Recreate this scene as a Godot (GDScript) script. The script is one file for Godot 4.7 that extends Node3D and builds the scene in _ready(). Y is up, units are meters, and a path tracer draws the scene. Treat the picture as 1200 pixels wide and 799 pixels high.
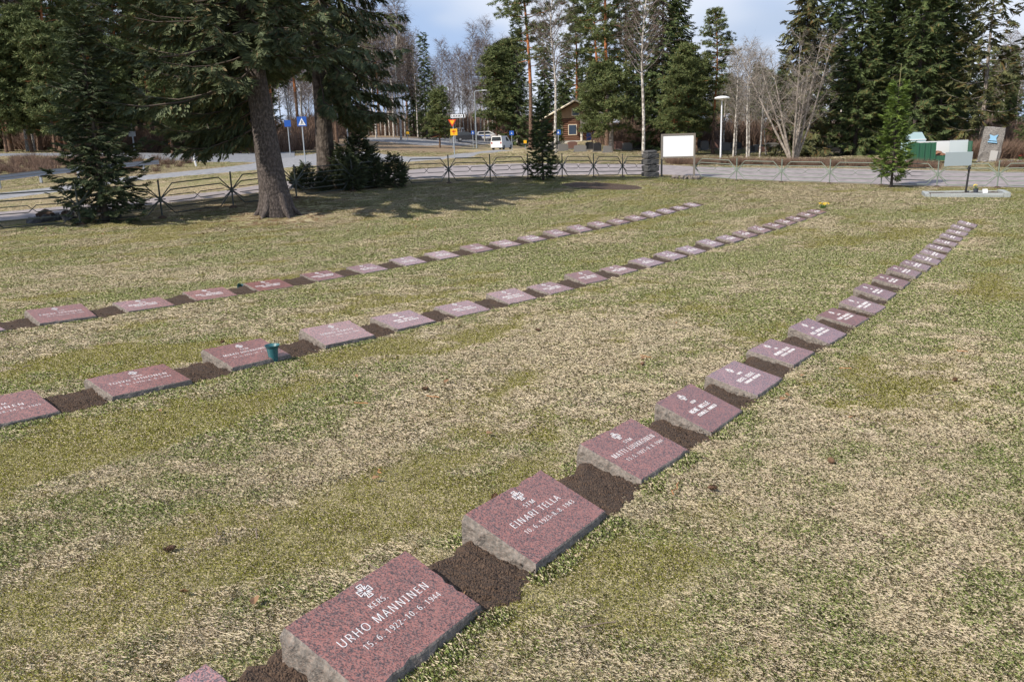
extends Node3D
# War-grave lawn with three rows of slanted granite markers, an ornamental fence, spruces and roads beyond.

const TERRAIN := [[-14.0, 0.0, 0.2692038225], [-14.0, -4.0, -0.0423640554], [-14.0, -8.0, -0.3498336069], [-14.0, -12.0, -0.4317828451], [-10.0, 0.0, 0.0472950777], [-10.0, -4.0, -0.0642102529], [-10.0, -8.0, -0.0232828159], [-10.0, -12.0, -0.0258142061], [-10.0, -16.0, 0.0300194136], [-10.0, -20.0, -0.4337609464], [-10.0, -24.0, -4.3446141908], [-6.0, 0.0, 0.0497806519], [-6.0, -4.0, -0.0337917278], [-6.0, -8.0, 0.0167901162], [-6.0, -12.0, -0.0016718877], [-6.0, -16.0, 0.0327782158], [-6.0, -20.0, 0.3211846924], [-6.0, -24.0, -0.7942269236], [-2.0, 0.0, 0.0271650605], [-2.0, -4.0, -0.0260653865], [-2.0, -8.0, 0.0054202169], [-2.0, -12.0, -0.0131338319], [-2.0, -16.0, -0.0267405593], [-2.0, -20.0, 0.1556801446], [-2.0, -24.0, -0.2221169914], [2.0, 0.0, 0.0228632384], [2.0, -4.0, -0.0208936161], [2.0, -8.0, 0.0059703324], [2.0, -12.0, -0.0086721069], [2.0, -16.0, -0.010011306], [2.0, -20.0, 0.0625088832], [2.0, -24.0, -0.0959818295], [6.0, 0.0, 0.0324202334], [6.0, -4.0, -0.0258801752], [6.0, -8.0, 0.0028418129], [6.0, -12.0, -0.0137116046], [6.0, -16.0, -0.0049347953], [6.0, -20.0, 0.0102963061], [6.0, -24.0, -0.0145763447], [10.0, 0.0, 0.0528907803], [10.0, -4.0, -0.0218147655], [10.0, -8.0, 0.0258637884], [10.0, -12.0, 0.0143631237], [10.0, -16.0, 0.0290456717], [10.0, -20.0, 0.0024139578], [10.0, -24.0, 0.0447646351], [14.0, 0.0, 0.1016068576], [14.0, -4.0, -0.0458767493], [14.0, -8.0, -0.0208197499], [14.0, -12.0, -0.0457759148], [14.0, -16.0, -0.0310566247], [14.0, -20.0, -0.0630761625], [14.0, -24.0, 0.0550136936], [-14.0, -10.0, 0.7039990785], [0.0, 8.0, 0.0307998076], [-14.0, 8.0, -0.1654751945], [14.0, 8.0, -0.0868830282], [-9.8983, -24.4098, 3.2258944586], [-8.35776, -26.04962, 0.4407653092], [-6.81722, -27.68944, 0.258556398], [-5.27669, -29.32926, 0.0510844944], [-3.73615, -30.96909, 0.3863211426], [-2.19561, -32.60891, -0.036873769], [-0.65507, -34.24873, -0.2600537458], [0.88547, -35.88855, 0.2919548601], [2.42601, -37.52837, -0.0694380133], [3.96654, -39.1682, 0.0063502236], [5.50708, -40.80802, 0.3360239263], [7.04762, -42.44784, -0.4591665396], [9.22167, -42.15414, 0.2790447321], [10.91596, -40.75461, -0.6169347404], [12.61026, -39.35508, 0.0209113678], [14.30455, -37.95555, 0.1361915862], [15.99884, -36.55602, 0.061018633], [17.69314, -35.15649, -0.2421113554], [19.38743, -33.75695, 0.0655609625], [-11.43884, -22.76998, 1.473717988], [-14.51992, -19.49033, 0.0561699128], [21.08172, -32.35742, 0.0513616444], [24.47031, -29.55836, 0.0058677582], [-15.75116, -26.5, -0.3454958778], [-23.0227, -39.0, 0.0319549367], [-27.66647, -47.0, -0.515999882], [-25.89036, -49.0, 0.692501089], [-33.94837, -58.0, -0.0049020473], [-40.5207, -72.0, 0.0986420923], [-47.22043, -84.0, 0.0085884551], [-21.9744, -50.0, -0.2932709818], [-18.33167, -62.0, -0.2300001665], [-21.87247, -75.0, 0.0698476654], [-14.71078, -62.0, 0.1566484535], [-13.98847, -82.0, -0.1333492054], [-16.66267, -98.0, 0.1994255465], [-3.91599, -66.0, 0.4839593344], [-3.34038, -56.0, -0.1042994601], [-4.27814, -125.0, 0.2855286839], [-0.8242, -122.0, -0.1345461901], [0.54823, -80.0, -0.3630388058], [0.4424, -66.0, -0.7009493672], [-2.76337, -85.0, 0.2810460165], [-0.67016, -98.0, -0.2260703714], [-3.4985, -108.0, 0.1875556099], [3.09878, -108.0, -0.7145897301], [4.17793, -90.0, -0.4694563216], [-2.37188, -135.0, -0.6104669614], [-6.5494, -140.0, 0.3415051197], [-3.3802, -160.0, -0.0337892303], [-14.36394, -130.0, 0.1150729968], [-16.52289, -150.0, 0.0605463957], [5.31988, -62.0, 0.4812700027], [7.21649, -84.0, 0.6193745548], [8.94448, -104.0, 0.8397403979], [10.55032, -64.0, 0.2258355875], [13.18486, -80.0, -0.1081796892], [14.39266, -58.0, -0.4804444896], [11.67144, -47.0, 0.2474306356], [22.45443, -74.0, -0.2489634455], [19.00623, -57.0, 0.1380828945], [28.18207, -70.0, 0.1171517846], [18.55912, -46.0, 0.2331512346], [24.8789, -49.0, 0.0433312608], [29.95248, -53.0, 0.063454525], [39.04014, -66.0, -0.0313211552], [25.3431, -42.0, 0.0048464169], [22.64666, -45.0, -0.183135927], [-32.02906, -95.0, -0.091093086], [-26.24445, -110.0, -0.0928101597], [42.08141, -60.0, -0.0549531146], [0.0, -280.0, -3.6143e-05], [140.0, -242.48711, 0.0040660971], [242.48711, -140.0, 0.0006850278], [280.0, -0.0, -0.0002605661], [242.48711, 140.0, -0.0003653505], [140.0, 242.48711, -6.396e-07], [0.0, 280.0, 0.0001550704], [-140.0, 242.48711, 0.0002181097], [-242.48711, 140.0, 0.0002575606], [-280.0, 0.0, 9.61456e-05], [-242.48711, -140.0, -0.0007028758], [-140.0, -242.48711, -0.005240061], [60.0, -0.0, 0.0424614865], [51.96152, 30.0, -0.012608428], [30.0, 51.96152, 0.0024999589], [0.0, 60.0, 0.0002565972], [-30.0, 51.96152, 0.0024977369], [-51.96152, 30.0, -0.0008945123], [-60.0, 0.0, 0.0052021086]]
const TERRAIN_PLANE := [-6.651736298, 0.004082596, 0.000213851]
# row (0 beside big spruce, 1 with flowers, 2 towards the kerbed bed), number, x, z, yaw, tilt, front height, width, depth
const STONES := [[0, 0, -5.924, -9.004, -0.001, 0.16, 0.037, 0.6, 0.41], [0, 1, -5.324, -9.826, 0.113, 0.296, 0.044, 0.647, 0.4], [0, 2, -4.711, -10.691, 0.093, 0.189, 0.031, 0.631, 0.391], [0, 3, -4.153, -11.54, 0.113, 0.228, 0.024, 0.622, 0.381], [0, 4, -3.569, -12.374, 0.087, 0.23, 0.02, 0.623, 0.389], [0, 5, -2.986, -13.351, 0.006, 0.198, 0.026, 0.594, 0.411], [0, 6, -2.408, -14.21, 0.004, 0.189, 0.027, 0.601, 0.413], [0, 7, -1.822, -15.128, -0.004, 0.224, 0.027, 0.595, 0.405], [0, 8, -1.272, -15.979, 0.002, 0.214, 0.03, 0.604, 0.412], [0, 9, -0.644, -16.942, 0.0, 0.261, 0.033, 0.596, 0.411], [0, 10, -0.071, -17.796, 0.01, 0.199, 0.034, 0.603, 0.418], [0, 11, 0.52, -18.731, 0.002, 0.193, 0.036, 0.599, 0.412], [0, 12, 1.123, -19.658, 0.002, 0.255, 0.04, 0.6, 0.412], [0, 13, 1.731, -20.563, 0.003, 0.292, 0.041, 0.601, 0.413], [0, 14, 2.316, -21.514, -0.001, 0.248, 0.048, 0.599, 0.411], [0, 15, 2.907, -22.358, -0.001, 0.181, 0.042, 0.599, 0.411], [0, 16, 3.489, -23.208, 0.006, 0.185, 0.039, 0.601, 0.414], [0, 17, 4.064, -24.027, 0.004, 0.268, 0.032, 0.601, 0.412], [0, 18, 4.64, -24.895, -0.001, 0.219, 0.03, 0.599, 0.409], [0, 19, 5.212, -25.804, -0.006, 0.142, 0.032, 0.598, 0.407], [0, 20, 5.774, -26.622, -0.006, 0.199, 0.025, 0.598, 0.406], [1, 1, -3.53, -5.561, 0.051, 0.256, 0.037, 0.6, 0.41], [1, 2, -2.935, -6.39, 0.076, 0.197, 0.052, 0.652, 0.401], [1, 3, -2.366, -7.308, 0.032, 0.266, 0.053, 0.635, 0.421], [1, 4, -1.739, -8.228, 0.09, 0.295, 0.049, 0.638, 0.4], [1, 5, -1.184, -9.071, 0.046, 0.223, 0.041, 0.616, 0.409], [1, 6, -0.576, -9.903, 0.074, 0.221, 0.026, 0.616, 0.373], [1, 7, 0.018, -10.766, 0.061, 0.273, 0.027, 0.614, 0.391], [1, 8, 0.561, -11.576, 0.028, 0.179, 0.027, 0.614, 0.41], [1, 9, 1.149, -12.5, 0.089, 0.29, 0.03, 0.623, 0.398], [1, 10, 1.757, -13.488, -0.001, 0.151, 0.033, 0.6, 0.409], [1, 11, 2.353, -14.379, 0.011, 0.188, 0.035, 0.602, 0.417], [1, 12, 2.935, -15.286, 0.006, 0.195, 0.036, 0.6, 0.414], [1, 13, 3.479, -16.086, 0.004, 0.225, 0.029, 0.6, 0.412], [1, 14, 4.096, -17.129, -0.006, 0.238, 0.041, 0.598, 0.408], [1, 15, 4.711, -17.98, 0.011, 0.199, 0.04, 0.601, 0.417], [1, 16, 5.282, -18.844, 0.002, 0.229, 0.037, 0.6, 0.411], [1, 17, 5.867, -19.736, 0.001, 0.26, 0.037, 0.6, 0.411], [1, 18, 6.497, -20.658, 0.001, 0.183, 0.04, 0.598, 0.412], [1, 19, 7.042, -21.491, -0.002, 0.206, 0.035, 0.599, 0.41], [1, 20, 7.592, -22.337, -0.009, 0.186, 0.031, 0.598, 0.406], [1, 21, 8.195, -23.248, -0.011, 0.207, 0.033, 0.598, 0.405], [1, 22, 8.779, -24.157, -0.006, 0.17, 0.036, 0.599, 0.408], [2, 0, -0.986, -1.967, 0.001, 0.202, 0.035, 0.6, 0.41], [2, 1, -0.458, -2.608, -0.053, 0.392, 0.044, 0.653, 0.369], [2, 2, 0.091, -3.488, -0.013, 0.376, 0.046, 0.65, 0.385], [2, 3, 0.673, -4.456, 0.045, 0.326, 0.034, 0.606, 0.402], [2, 4, 1.217, -5.268, 0.005, 0.352, 0.031, 0.6, 0.404], [2, 5, 1.752, -6.126, 0.011, 0.242, 0.038, 0.619, 0.404], [2, 6, 2.334, -7.08, 0.029, 0.194, 0.041, 0.618, 0.408], [2, 7, 2.96, -7.931, 0.043, 0.305, 0.035, 0.605, 0.41], [2, 8, 3.556, -8.826, 0.047, 0.201, 0.033, 0.601, 0.404], [2, 9, 4.074, -9.57, 0.023, 0.259, 0.029, 0.608, 0.408], [2, 10, 4.637, -10.546, 0.011, 0.26, 0.038, 0.606, 0.425], [2, 11, 5.299, -11.563, 0.004, 0.234, 0.041, 0.6, 0.412], [2, 12, 5.914, -12.508, 0.004, 0.222, 0.047, 0.6, 0.413], [2, 13, 6.45, -13.271, -0.017, 0.237, 0.037, 0.598, 0.404], [2, 14, 7.001, -14.039, -0.017, 0.259, 0.03, 0.596, 0.406], [2, 15, 7.485, -14.788, -0.019, 0.281, 0.02, 0.596, 0.405], [2, 16, 8.064, -15.756, -0.006, 0.218, 0.027, 0.597, 0.409], [2, 17, 8.646, -16.646, -0.008, 0.21, 0.028, 0.597, 0.409], [2, 18, 9.215, -17.531, -0.005, 0.258, 0.029, 0.598, 0.41], [2, 19, 9.815, -18.454, -0.005, 0.214, 0.033, 0.598, 0.41], [2, 20, 10.348, -19.303, -0.016, 0.294, 0.029, 0.598, 0.405], [2, 21, 10.975, -20.193, -0.007, 0.276, 0.032, 0.599, 0.409]]
const ROADS := {"path": [[[-13.97, -21.25], [-17.03, -26.01]], [[-14.29, -24.01], [-16.74, -28.2]], [[-13.22, -25.81], [-14.7, -28.76]], [[-11.2, -27.08], [-12.13, -29.4]], [[-9.46, -28.42], [-10.13, -30.48]], [[-7.62, -30.17], [-8.91, -35.37]], [[-6.12, -31.78], [-8.04, -41.91]], [[-4.46, -33.52], [-6.21, -46.92]], [[-2.38, -35.79], [-3.53, -53.71]], [[0.23, -37.81], [0.36, -54.43]], [[2.65, -40.33], [3.5, -53.06]], [[5.38, -42.92], [6.48, -51.72]], [[7.65, -43.74], [8.86, -50.7]], [[9.95, -42.39], [11.22, -47.87]], [[12.35, -40.55], [14.3, -47.03]], [[14.33, -38.77], [17.09, -46.36]], [[16.14, -36.96], [19.82, -45.52]], [[17.9, -35.46], [22.61, -44.93]], [[19.56, -34.0], [24.67, -43.02]], [[20.84, -32.28], [26.29, -40.86]], [[22.04, -29.93], [27.69, -37.72]]], "road_a": [[[-20.98, -32.17], [-24.22, -37.23]], [[-21.17, -35.82], [-24.62, -41.75]], [[-21.23, -40.03], [-24.04, -45.4]], [[-21.78, -44.92], [-23.67, -48.9]], [[-21.64, -49.45], [-23.17, -53.04]], [[-19.79, -53.54], [-21.46, -58.15]], [[-16.91, -57.13], [-19.47, -65.92]], [[-14.75, -58.91], [-20.43, -81.99]], [[-12.58, -59.67], [-19.63, -93.71]], [[-9.71, -60.21], [-15.58, -97.26]], [[-6.72, -60.11], [-8.92, -79.99]], [[-4.54, -62.82], [-5.7, -79.03]], [[-2.7, -82.4], [-3.3, -103]], [[-0.4, -103], [-0.5, -130]], [[2.8, -108], [3.3, -132]], [[8.5, -108], [9.5, -132]]], "road_b": [[[-44.14, -68.81], [-46.81, -73.04]], [[-41.15, -70.64], [-43.39, -74.54]], [[-36.47, -72.33], [-39.26, -77.92]], [[-31.07, -71.27], [-37.31, -85.73]], [[-25.25, -68.49], [-30.37, -82.59]], [[-19.77, -67.66], [-26.55, -91.21]], [[-18.17, -74.3], [-23.1, -94.72]]], "road_c": [[[-21.12, -128.53], [-22.27, -135.68]], [[-16.36, -125.69], [-18.09, -139.33]], [[-11.07, -121.49], [-13.2, -145.65]], [[-7.01, -135.32], [-8.61, -167.28]], [[-1.83, -147.74], [-2.3, -188.99]], [[4.48, -166.19], [5.42, -200.18]]]}
const TREES := [["pine", -53.57, -88.0, 23, "wl"], ["pine", -47.86, -84.0, 22, "wl"], ["pine", -49.29, -92.0, 24, "wl"], ["pine", -43.98, -86.0, 21, "wl"], ["pine", -47.72, -98.0, 24, "wl"], ["pine", -41.81, -90.0, 22, "wl"], ["pine", -43.33, -100.0, 23, "wl"], ["pine", -37.98, -94.0, 22, "wl"], ["pine", -38.83, -105.0, 24, "wl"], ["pine", -32.89, -98.0, 22, "wl"], ["pine", -33.16, -110.0, 23, "wl"], ["pine", -27.79, -104.0, 22, "wl"], ["pine", -28.54, -120.0, 23, "wl"], ["pine", -23.64, -122.0, 22, "wl"], ["spruce", -56.11, -96.0, 21, "wl"], ["spruce", -55.23, -105.0, 23, "wl"], ["spruce", -52.49, -110.0, 22, "wl"], ["spruce", -46.89, -112.0, 23, "wl"], ["spruce", -32.68, -92.0, 20, "wl"], ["spruce", -35.84, -125.0, 22, "wl"], ["spruce", -52.77, -84.0, 20, "wl"], ["birch", -48.43, -88.0, 20, "wl"], ["birch", -48.83, -90.0, 21, "wl"], ["birch", -43.92, -97.0, 20, "wl"], ["birch", -36.35, -115.0, 20, "wl"], ["birch", -27.73, -112.0, 19, "wl"], ["birch", -26.86, -150.0, 21, "wc"], ["birch", -23.7, -140.0, 20, "wc"], ["birch", -23.62, -150.0, 22, "wc"], ["birch", -20.07, -135.0, 20, "wc"], ["birch", -20.68, -150.0, 21, "wc"], ["birch", -18.19, -142.0, 20, "wc"], ["birch", -15.63, -130.0, 22, "wc"], ["birch", -17.45, -158.0, 20, "wc"], ["birch", -15.09, -150.0, 17, "wc"], ["birch", -11.23, -160.0, 17, "wc"], ["birch", -10.48, -168.0, 16, "wc"], ["birch", -8.51, -165.0, 16.5, "wc"], ["birch", -7.26, -170.0, 15.5, "wc"], ["birch", -5.58, -160.0, 20, "wc"], ["birch", -4.7, -168.0, 18, "wc"], ["birch", -3.07, -160.0, 21, "wc"], ["birch", -1.54, -165.0, 18, "wc"], ["birch", 0.58, -170.0, 19, "wc"], ["birch", 2.12, -160.0, 18, "wc"], ["birch", -24.42, -160.0, 20, "wc"], ["birch", -24.56, -172.0, 20, "wc"], ["birch", -21.94, -165.0, 19, "wc"], ["birch", -18.62, -150.0, 20, "wc"], ["birch", -16.72, -145.0, 18, "wc"], ["birch", -17.89, -168.0, 18, "wc"], ["birch", -16.63, -172.0, 16, "wc"], ["birch", -14.1, -168.0, 15, "wc"], ["birch", -12.92, -172.0, 15, "wc"], ["birch", -10.0, -174.0, 15.5, "wc"], ["birch", -7.53, -158.0, 15, "wc"], ["birch", -6.75, -174.0, 16, "wc"], ["birch", -3.66, -152.0, 17, "wc"], ["birch", -2.45, -172.0, 18, "wc"], ["pine", -21.42, -148.0, 20, "wc"], ["pine", -19.33, -172.0, 19, "wc"], ["pine", -25.32, -155.0, 21, "wc"], ["narrowspruce", -12.58, -140.0, 16, "wc"], ["narrowspruce", -15.89, -152.0, 15, "wc"], ["narrowspruce", -13.2, -165.0, 12, "wc"], ["youngpine", -8.98, -118.0, 7.5, "wc"], ["bushypine", -45.98, -80.0, 12, "wf"], ["bushypine", -44.73, -82.0, 13, "wf"], ["bushypine", -41.53, -80.0, 11.5, "wf"], ["bushypine", -41.32, -84.0, 12, "wf"], ["bushypine", -38.1, -86.0, 11, "wf"], ["bushypine", -32.3, -84.0, 11, "wf"], ["bushypine", -29.28, -86.0, 11, "wf"], ["bushypine", -27.57, -90.0, 11.5, "wf"], ["bushypine", -1.4, -150.0, 16, "cm", "bushy green pine directly behind the white van"], ["bushypine", 0.55, -160.0, 18, "cm", "taller bushy pine between the white van and slender orange pine"], ["spruce", 2.25, -148.0, 21, "cm", "tall dark spruce beside the slender orange pine"], ["spruce", 6.07, -130.0, 18, "cm", "dark spruce behind the white-trunked birch"], ["spruce", 11.98, -125.0, 13, "cm", "dark spruce behind the roof of the log house"], ["spruce", 9.12, -128.0, 16, "cm", "dark spruce between the white-trunked birch and the log house"], ["pine", 2.84, -98.0, 24, "orange1"], ["birch", 4.48, -78.0, 18, "white1"], ["pine", 10.34, -88.0, 23, "orange2"], ["lowpine", 9.47, -78.0, 7.4, "lowpine"], ["bushypine", 8.38, -84.0, 6.2, "hp"], ["spruce", 5.87, -94.0, 4.5, "dk"], ["birch", 10.48, -66.0, 17, "grey1"], ["spruce", 14.44, -80.0, 20, "cm2", "dark spruce behind the pillar side of the notice board"], ["spruce", 16.96, -86.0, 17, "cm2", "dark spruce behind the lamp side of the notice board"], ["spruce", 13.97, -95.0, 14, "cm2", "dark spruce behind the thick grey birch trunk"], ["bushypine", 15.54, -74.0, 9, "cm2", "bushy pine beside the lamp-side post of the notice board"], ["bushypine", 17.23, -78.0, 8, "cm2", "bushy pine between the notice board and the park lamp"], ["bushypine", 13.99, -72.0, 7, "cm2", "low bushy pine showing just above the notice board"], ["pine", 18.21, -76.0, 12.3, "bentpine"], ["pine", 10.57, -100.0, 20, "cm3", "pine rising behind the roof of the log house"], ["pine", 8.86, -108.0, 19, "cm3", "pine between the white-trunked birch and bright orange pine"], ["pine", 14.57, -104.0, 20, "cm3", "pine between the bright orange pine and thick grey birch"], ["thinbirch", 17.9, -68.0, 8.2, "tb"], ["thinbirch", 19.44, -73.0, 8, "tb"], ["thinbirch", 18.42, -66.0, 8.6, "tb"], ["thinbirch", 20.02, -71.0, 8.3, "tb"], ["thinbirch", 20.28, -69.0, 8, "tb"], ["thinbirch", 22.63, -75.0, 8.4, "tb"], ["thinbirch", 20.62, -82.0, 9, "tb"], ["spruce", 23.96, -70.0, 17, "brown1"], ["spruce", 29.12, -72.0, 17.5, "gr", "dark spruce next to the brownish old spruce"], ["spruce", 33.08, -75.0, 20, "gr", "dark spruce directly behind the bright young spruce"], ["spruce", 32.62, -69.0, 20, "gr", "dark spruce behind the ribbed end of the waste container"], ["spruce", 36.38, -73.0, 19, "gr", "dark spruce behind the white inside of the waste container"], ["spruce", 34.71, -82.0, 19, "gr", "dark spruce in the second row, behind the one next to the brownish spruce"], ["spruce", 36.71, -80.0, 20, "gr", "dark spruce in the second row behind the bright young spruce"], ["spruce", 37.95, -78.0, 19, "gr", "dark spruce in the second row behind the waste container"], ["spruce", 42.82, -82.0, 16, "gr", "dark spruce between the waste container and the open layered spruce"], ["spruce", 31.4, -84.0, 18, "gr", "dark spruce filling the gap behind the brownish old spruce"], ["spruce", 28.58, -90.0, 9, "gr", "dark spruce behind the thin birches"], ["sparsespruce", 36.84, -67.0, 17, "sp1"], ["spruce", 39.13, -64.0, 9, "re", "small spruce standing at the brown hedge"], ["spruce", 38.64, -60.0, 12, "re", "taller spruce beyond the end of the brown hedge"], ["spruce", 52.17, -90.0, 9, "re", "small far spruce rising above the brown hedge"], ["birch", 62.89, -110.0, 13, "fr"], ["birch", 61.9, -105.0, 12, "fr"], ["birch", 36.73, -95.0, 13, "fr"], ["birch", 67.14, -112.0, 14, "fr"]]
const HEADSTONES := [[3.79, -81.65], [4.84, -83.1], [5.33, -80.56], [6.35, -82.5], [6.76, -78.7], [7.77, -80.37], [8.22, -77.81], [8.95, -76.21], [10.24, -79.83], [11.17, -79.71], [12.4, -81.05], [18.19, -83.02], [18.66, -81.12], [19.86, -82.12], [20.41, -80.43], [21.88, -82.38], [22.29, -78.63], [23.42, -80.13], [23.44, -78.56], [24.51, -79.54], [27.6, -75.06], [29.35, -77.34], [29.77, -75.84], [30.93, -75.37], [31.42, -73.54], [33.86, -77.66]]
const FENCE_LEFT := [[-9.898, -0.196, -24.41], [-8.358, -0.158, -26.05], [-6.817, -0.058, -27.689], [-5.277, 0.016, -29.329], [-3.736, 0.066, -30.969], [-2.196, 0.011, -32.609], [-0.655, -0.054, -34.249], [0.885, -0.075, -35.889], [2.426, -0.165, -37.528], [3.967, -0.247, -39.168], [5.507, -0.326, -40.808], [7.048, -0.447, -42.448]]
const FENCE_RIGHT := [[9.222, -0.543, -42.154], [10.916, -0.718, -40.755], [12.61, -0.758, -39.355], [14.305, -0.791, -37.956], [15.999, -0.844, -36.556], [17.693, -0.9, -35.156], [19.387, -0.892, -33.757]]
const ROW_ANGLE := 0.58585

var rng := RandomNumberGenerator.new()
var taken := {}
var mats := {}
var texs := {}
var grid := PackedFloat32Array()
const GX0 := -100.0
const GZ0 := -220.0
const GNX := 201
const GNZ := 246
var n_big := FastNoiseLite.new()
var n_mid := FastNoiseLite.new()
var n_band := FastNoiseLite.new()
var n_clump := FastNoiseLite.new()

# ------------------------------------------------------------------ helpers
func lin(r: float, g: float, b: float) -> Color:
	return Color(r, g, b).linear_to_srgb()

func numbered(called: String) -> String:
	if not taken.has(called):
		taken[called] = 0
		return called
	taken[called] += 1
	return "%s_%03d" % [called, taken[called]]

func thing(called: String, label: String, category: String, at := Vector3.ZERO, turn := 0.0, group := "") -> Node3D:
	var o := Node3D.new()
	o.name = numbered(called)
	add_child(o)
	o.position = at
	o.rotation.y = turn
	tag(o, label, category, group)
	return o

func tag(o: Node, label: String, category: String, group := "", kind := "") -> void:
	if label: o.set_meta("label", label)
	if category: o.set_meta("category", category)
	if group: o.set_meta("group", group)
	if kind: o.set_meta("kind", kind)

func part(called: String, mesh: Mesh, m: Material, parent: Node) -> MeshInstance3D:
	var o := MeshInstance3D.new()
	o.name = called if parent != self else numbered(called)
	o.mesh = mesh
	o.material_override = m
	parent.add_child(o, true)
	return o

class MB:
	var v := PackedVector3Array()
	var n := PackedVector3Array()
	var c := PackedColorArray()
	var u := PackedVector2Array()
	var col := Color.WHITE
	var with_uv := false
	func tri(a: Vector3, b: Vector3, d: Vector3) -> void:   # clockwise seen from the front
		var k := (d - a).cross(b - a).normalized()
		v.append(a); v.append(b); v.append(d)
		n.append(k); n.append(k); n.append(k)
		c.append(col); c.append(col); c.append(col)
	func quad(a: Vector3, b: Vector3, d: Vector3, e: Vector3) -> void:
		tri(a, b, d); tri(a, d, e)
	func tri_n(a: Vector3, b: Vector3, d: Vector3, na: Vector3, nb: Vector3, nd: Vector3) -> void:
		v.append(a); v.append(b); v.append(d)
		n.append(na); n.append(nb); n.append(nd)
		c.append(col); c.append(col); c.append(col)
	func box(lo: Vector3, hi: Vector3) -> void:
		var p := []
		for i in 8:
			p.append(Vector3(hi.x if i & 1 else lo.x, hi.y if i & 2 else lo.y, hi.z if i & 4 else lo.z))
		oct(p)
	func oct(p: Array) -> void:   # eight corners, bit 1 = +x, 2 = +y, 4 = +z
		quad(p[4], p[6], p[7], p[5])
		quad(p[1], p[3], p[2], p[0])
		quad(p[5], p[7], p[3], p[1])
		quad(p[0], p[2], p[6], p[4])
		quad(p[6], p[2], p[3], p[7])
		quad(p[0], p[4], p[5], p[1])
	func obox(center: Vector3, b: Basis, half: Vector3) -> void:
		var p := []
		for i in 8:
			p.append(center + b * Vector3(half.x if i & 1 else -half.x, half.y if i & 2 else -half.y, half.z if i & 4 else -half.z))
		oct(p)
	func tube(pts: Array, rad: Array, sides := 6, cap := true) -> void:
		var rings := []
		var norms := []
		var ref := Vector3(0.31, 0.2, 0.93)
		for i in pts.size():
			var t: Vector3
			if i == 0: t = pts[1] - pts[0]
			elif i == pts.size() - 1: t = pts[i] - pts[i - 1]
			else: t = pts[i + 1] - pts[i - 1]
			t = t.normalized()
			var a := t.cross(ref)
			if a.length() < 0.05: a = t.cross(Vector3.UP)
			a = a.normalized()
			var b := t.cross(a)
			var ring := PackedVector3Array()
			var nn := PackedVector3Array()
			for k in sides:
				var w := TAU * k / sides
				var d := a * cos(w) + b * sin(w)
				ring.append(pts[i] + d * rad[i]); nn.append(d)
			rings.append(ring); norms.append(nn)
		for i in pts.size() - 1:
			for k in sides:
				var k2 := (k + 1) % sides
				tri_n(rings[i][k], rings[i + 1][k], rings[i + 1][k2], norms[i][k], norms[i + 1][k], norms[i + 1][k2])
				tri_n(rings[i][k], rings[i + 1][k2], rings[i][k2], norms[i][k], norms[i + 1][k2], norms[i][k2])
		if cap:
			for e in [0, pts.size() - 1]:
				for k in range(1, sides - 1):
					if e == 0: tri(rings[e][0], rings[e][k], rings[e][k + 1])
					else: tri(rings[e][0], rings[e][k + 1], rings[e][k])
	func lathe(prof: Array, sides := 24) -> void:   # Vector2(radius, y)
		for i in prof.size() - 1:
			for k in sides:
				var w0 := TAU * k / sides
				var w1 := TAU * (k + 1) / sides
				var a := Vector3(cos(w0) * prof[i].x, prof[i].y, sin(w0) * prof[i].x)
				var b := Vector3(cos(w1) * prof[i].x, prof[i].y, sin(w1) * prof[i].x)
				var d := Vector3(cos(w1) * prof[i + 1].x, prof[i + 1].y, sin(w1) * prof[i + 1].x)
				var e := Vector3(cos(w0) * prof[i + 1].x, prof[i + 1].y, sin(w0) * prof[i + 1].x)
				var sl := Vector2(prof[i + 1].y - prof[i].y, prof[i].x - prof[i + 1].x)
				sl = sl.normalized()
				var n0 := Vector3(cos(w0) * sl.x, sl.y, sin(w0) * sl.x)
				var n1 := Vector3(cos(w1) * sl.x, sl.y, sin(w1) * sl.x)
				tri_n(a, d, e, n0, n1, n0)
				tri_n(a, b, d, n0, n1, n1)
	func prism(poly: PackedVector2Array, z0: float, z1: float) -> void:   # polygon in xy, extruded along z
		var idx := Geometry2D.triangulate_polygon(poly)
		for i in range(0, idx.size(), 3):
			var a := poly[idx[i]]
			var b := poly[idx[i + 1]]
			var d := poly[idx[i + 2]]
			if (b - a).cross(d - a) > 0.0:
				var s := b; b = d; d = s
			tri(Vector3(a.x, a.y, z1), Vector3(b.x, b.y, z1), Vector3(d.x, d.y, z1))
			tri(Vector3(a.x, a.y, z0), Vector3(d.x, d.y, z0), Vector3(b.x, b.y, z0))
		var area := 0.0
		for i in poly.size(): area += poly[i].cross(poly[(i + 1) % poly.size()])
		var ccw := area > 0.0
		for i in poly.size():
			var a := poly[i]
			var b := poly[(i + 1) % poly.size()]
			if not ccw:
				var s := a; a = b; b = s
			quad(Vector3(a.x, a.y, z1), Vector3(b.x, b.y, z1), Vector3(b.x, b.y, z0), Vector3(a.x, a.y, z0))
	func stamp(t: Transform3D, tv: PackedVector3Array, tc: PackedColorArray) -> void:   # foliage: no normals kept
		v.append_array(t * tv)
		c.append_array(tc)
	func mesh() -> ArrayMesh:
		var a := []
		a.resize(Mesh.ARRAY_MAX)
		a[Mesh.ARRAY_VERTEX] = v
		if n.size() == v.size(): a[Mesh.ARRAY_NORMAL] = n
		if c.size() == v.size(): a[Mesh.ARRAY_COLOR] = c
		if u.size() == v.size(): a[Mesh.ARRAY_TEX_UV] = u
		var m := ArrayMesh.new()
		m.add_surface_from_arrays(Mesh.PRIMITIVE_TRIANGLES, a)
		return m

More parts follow.
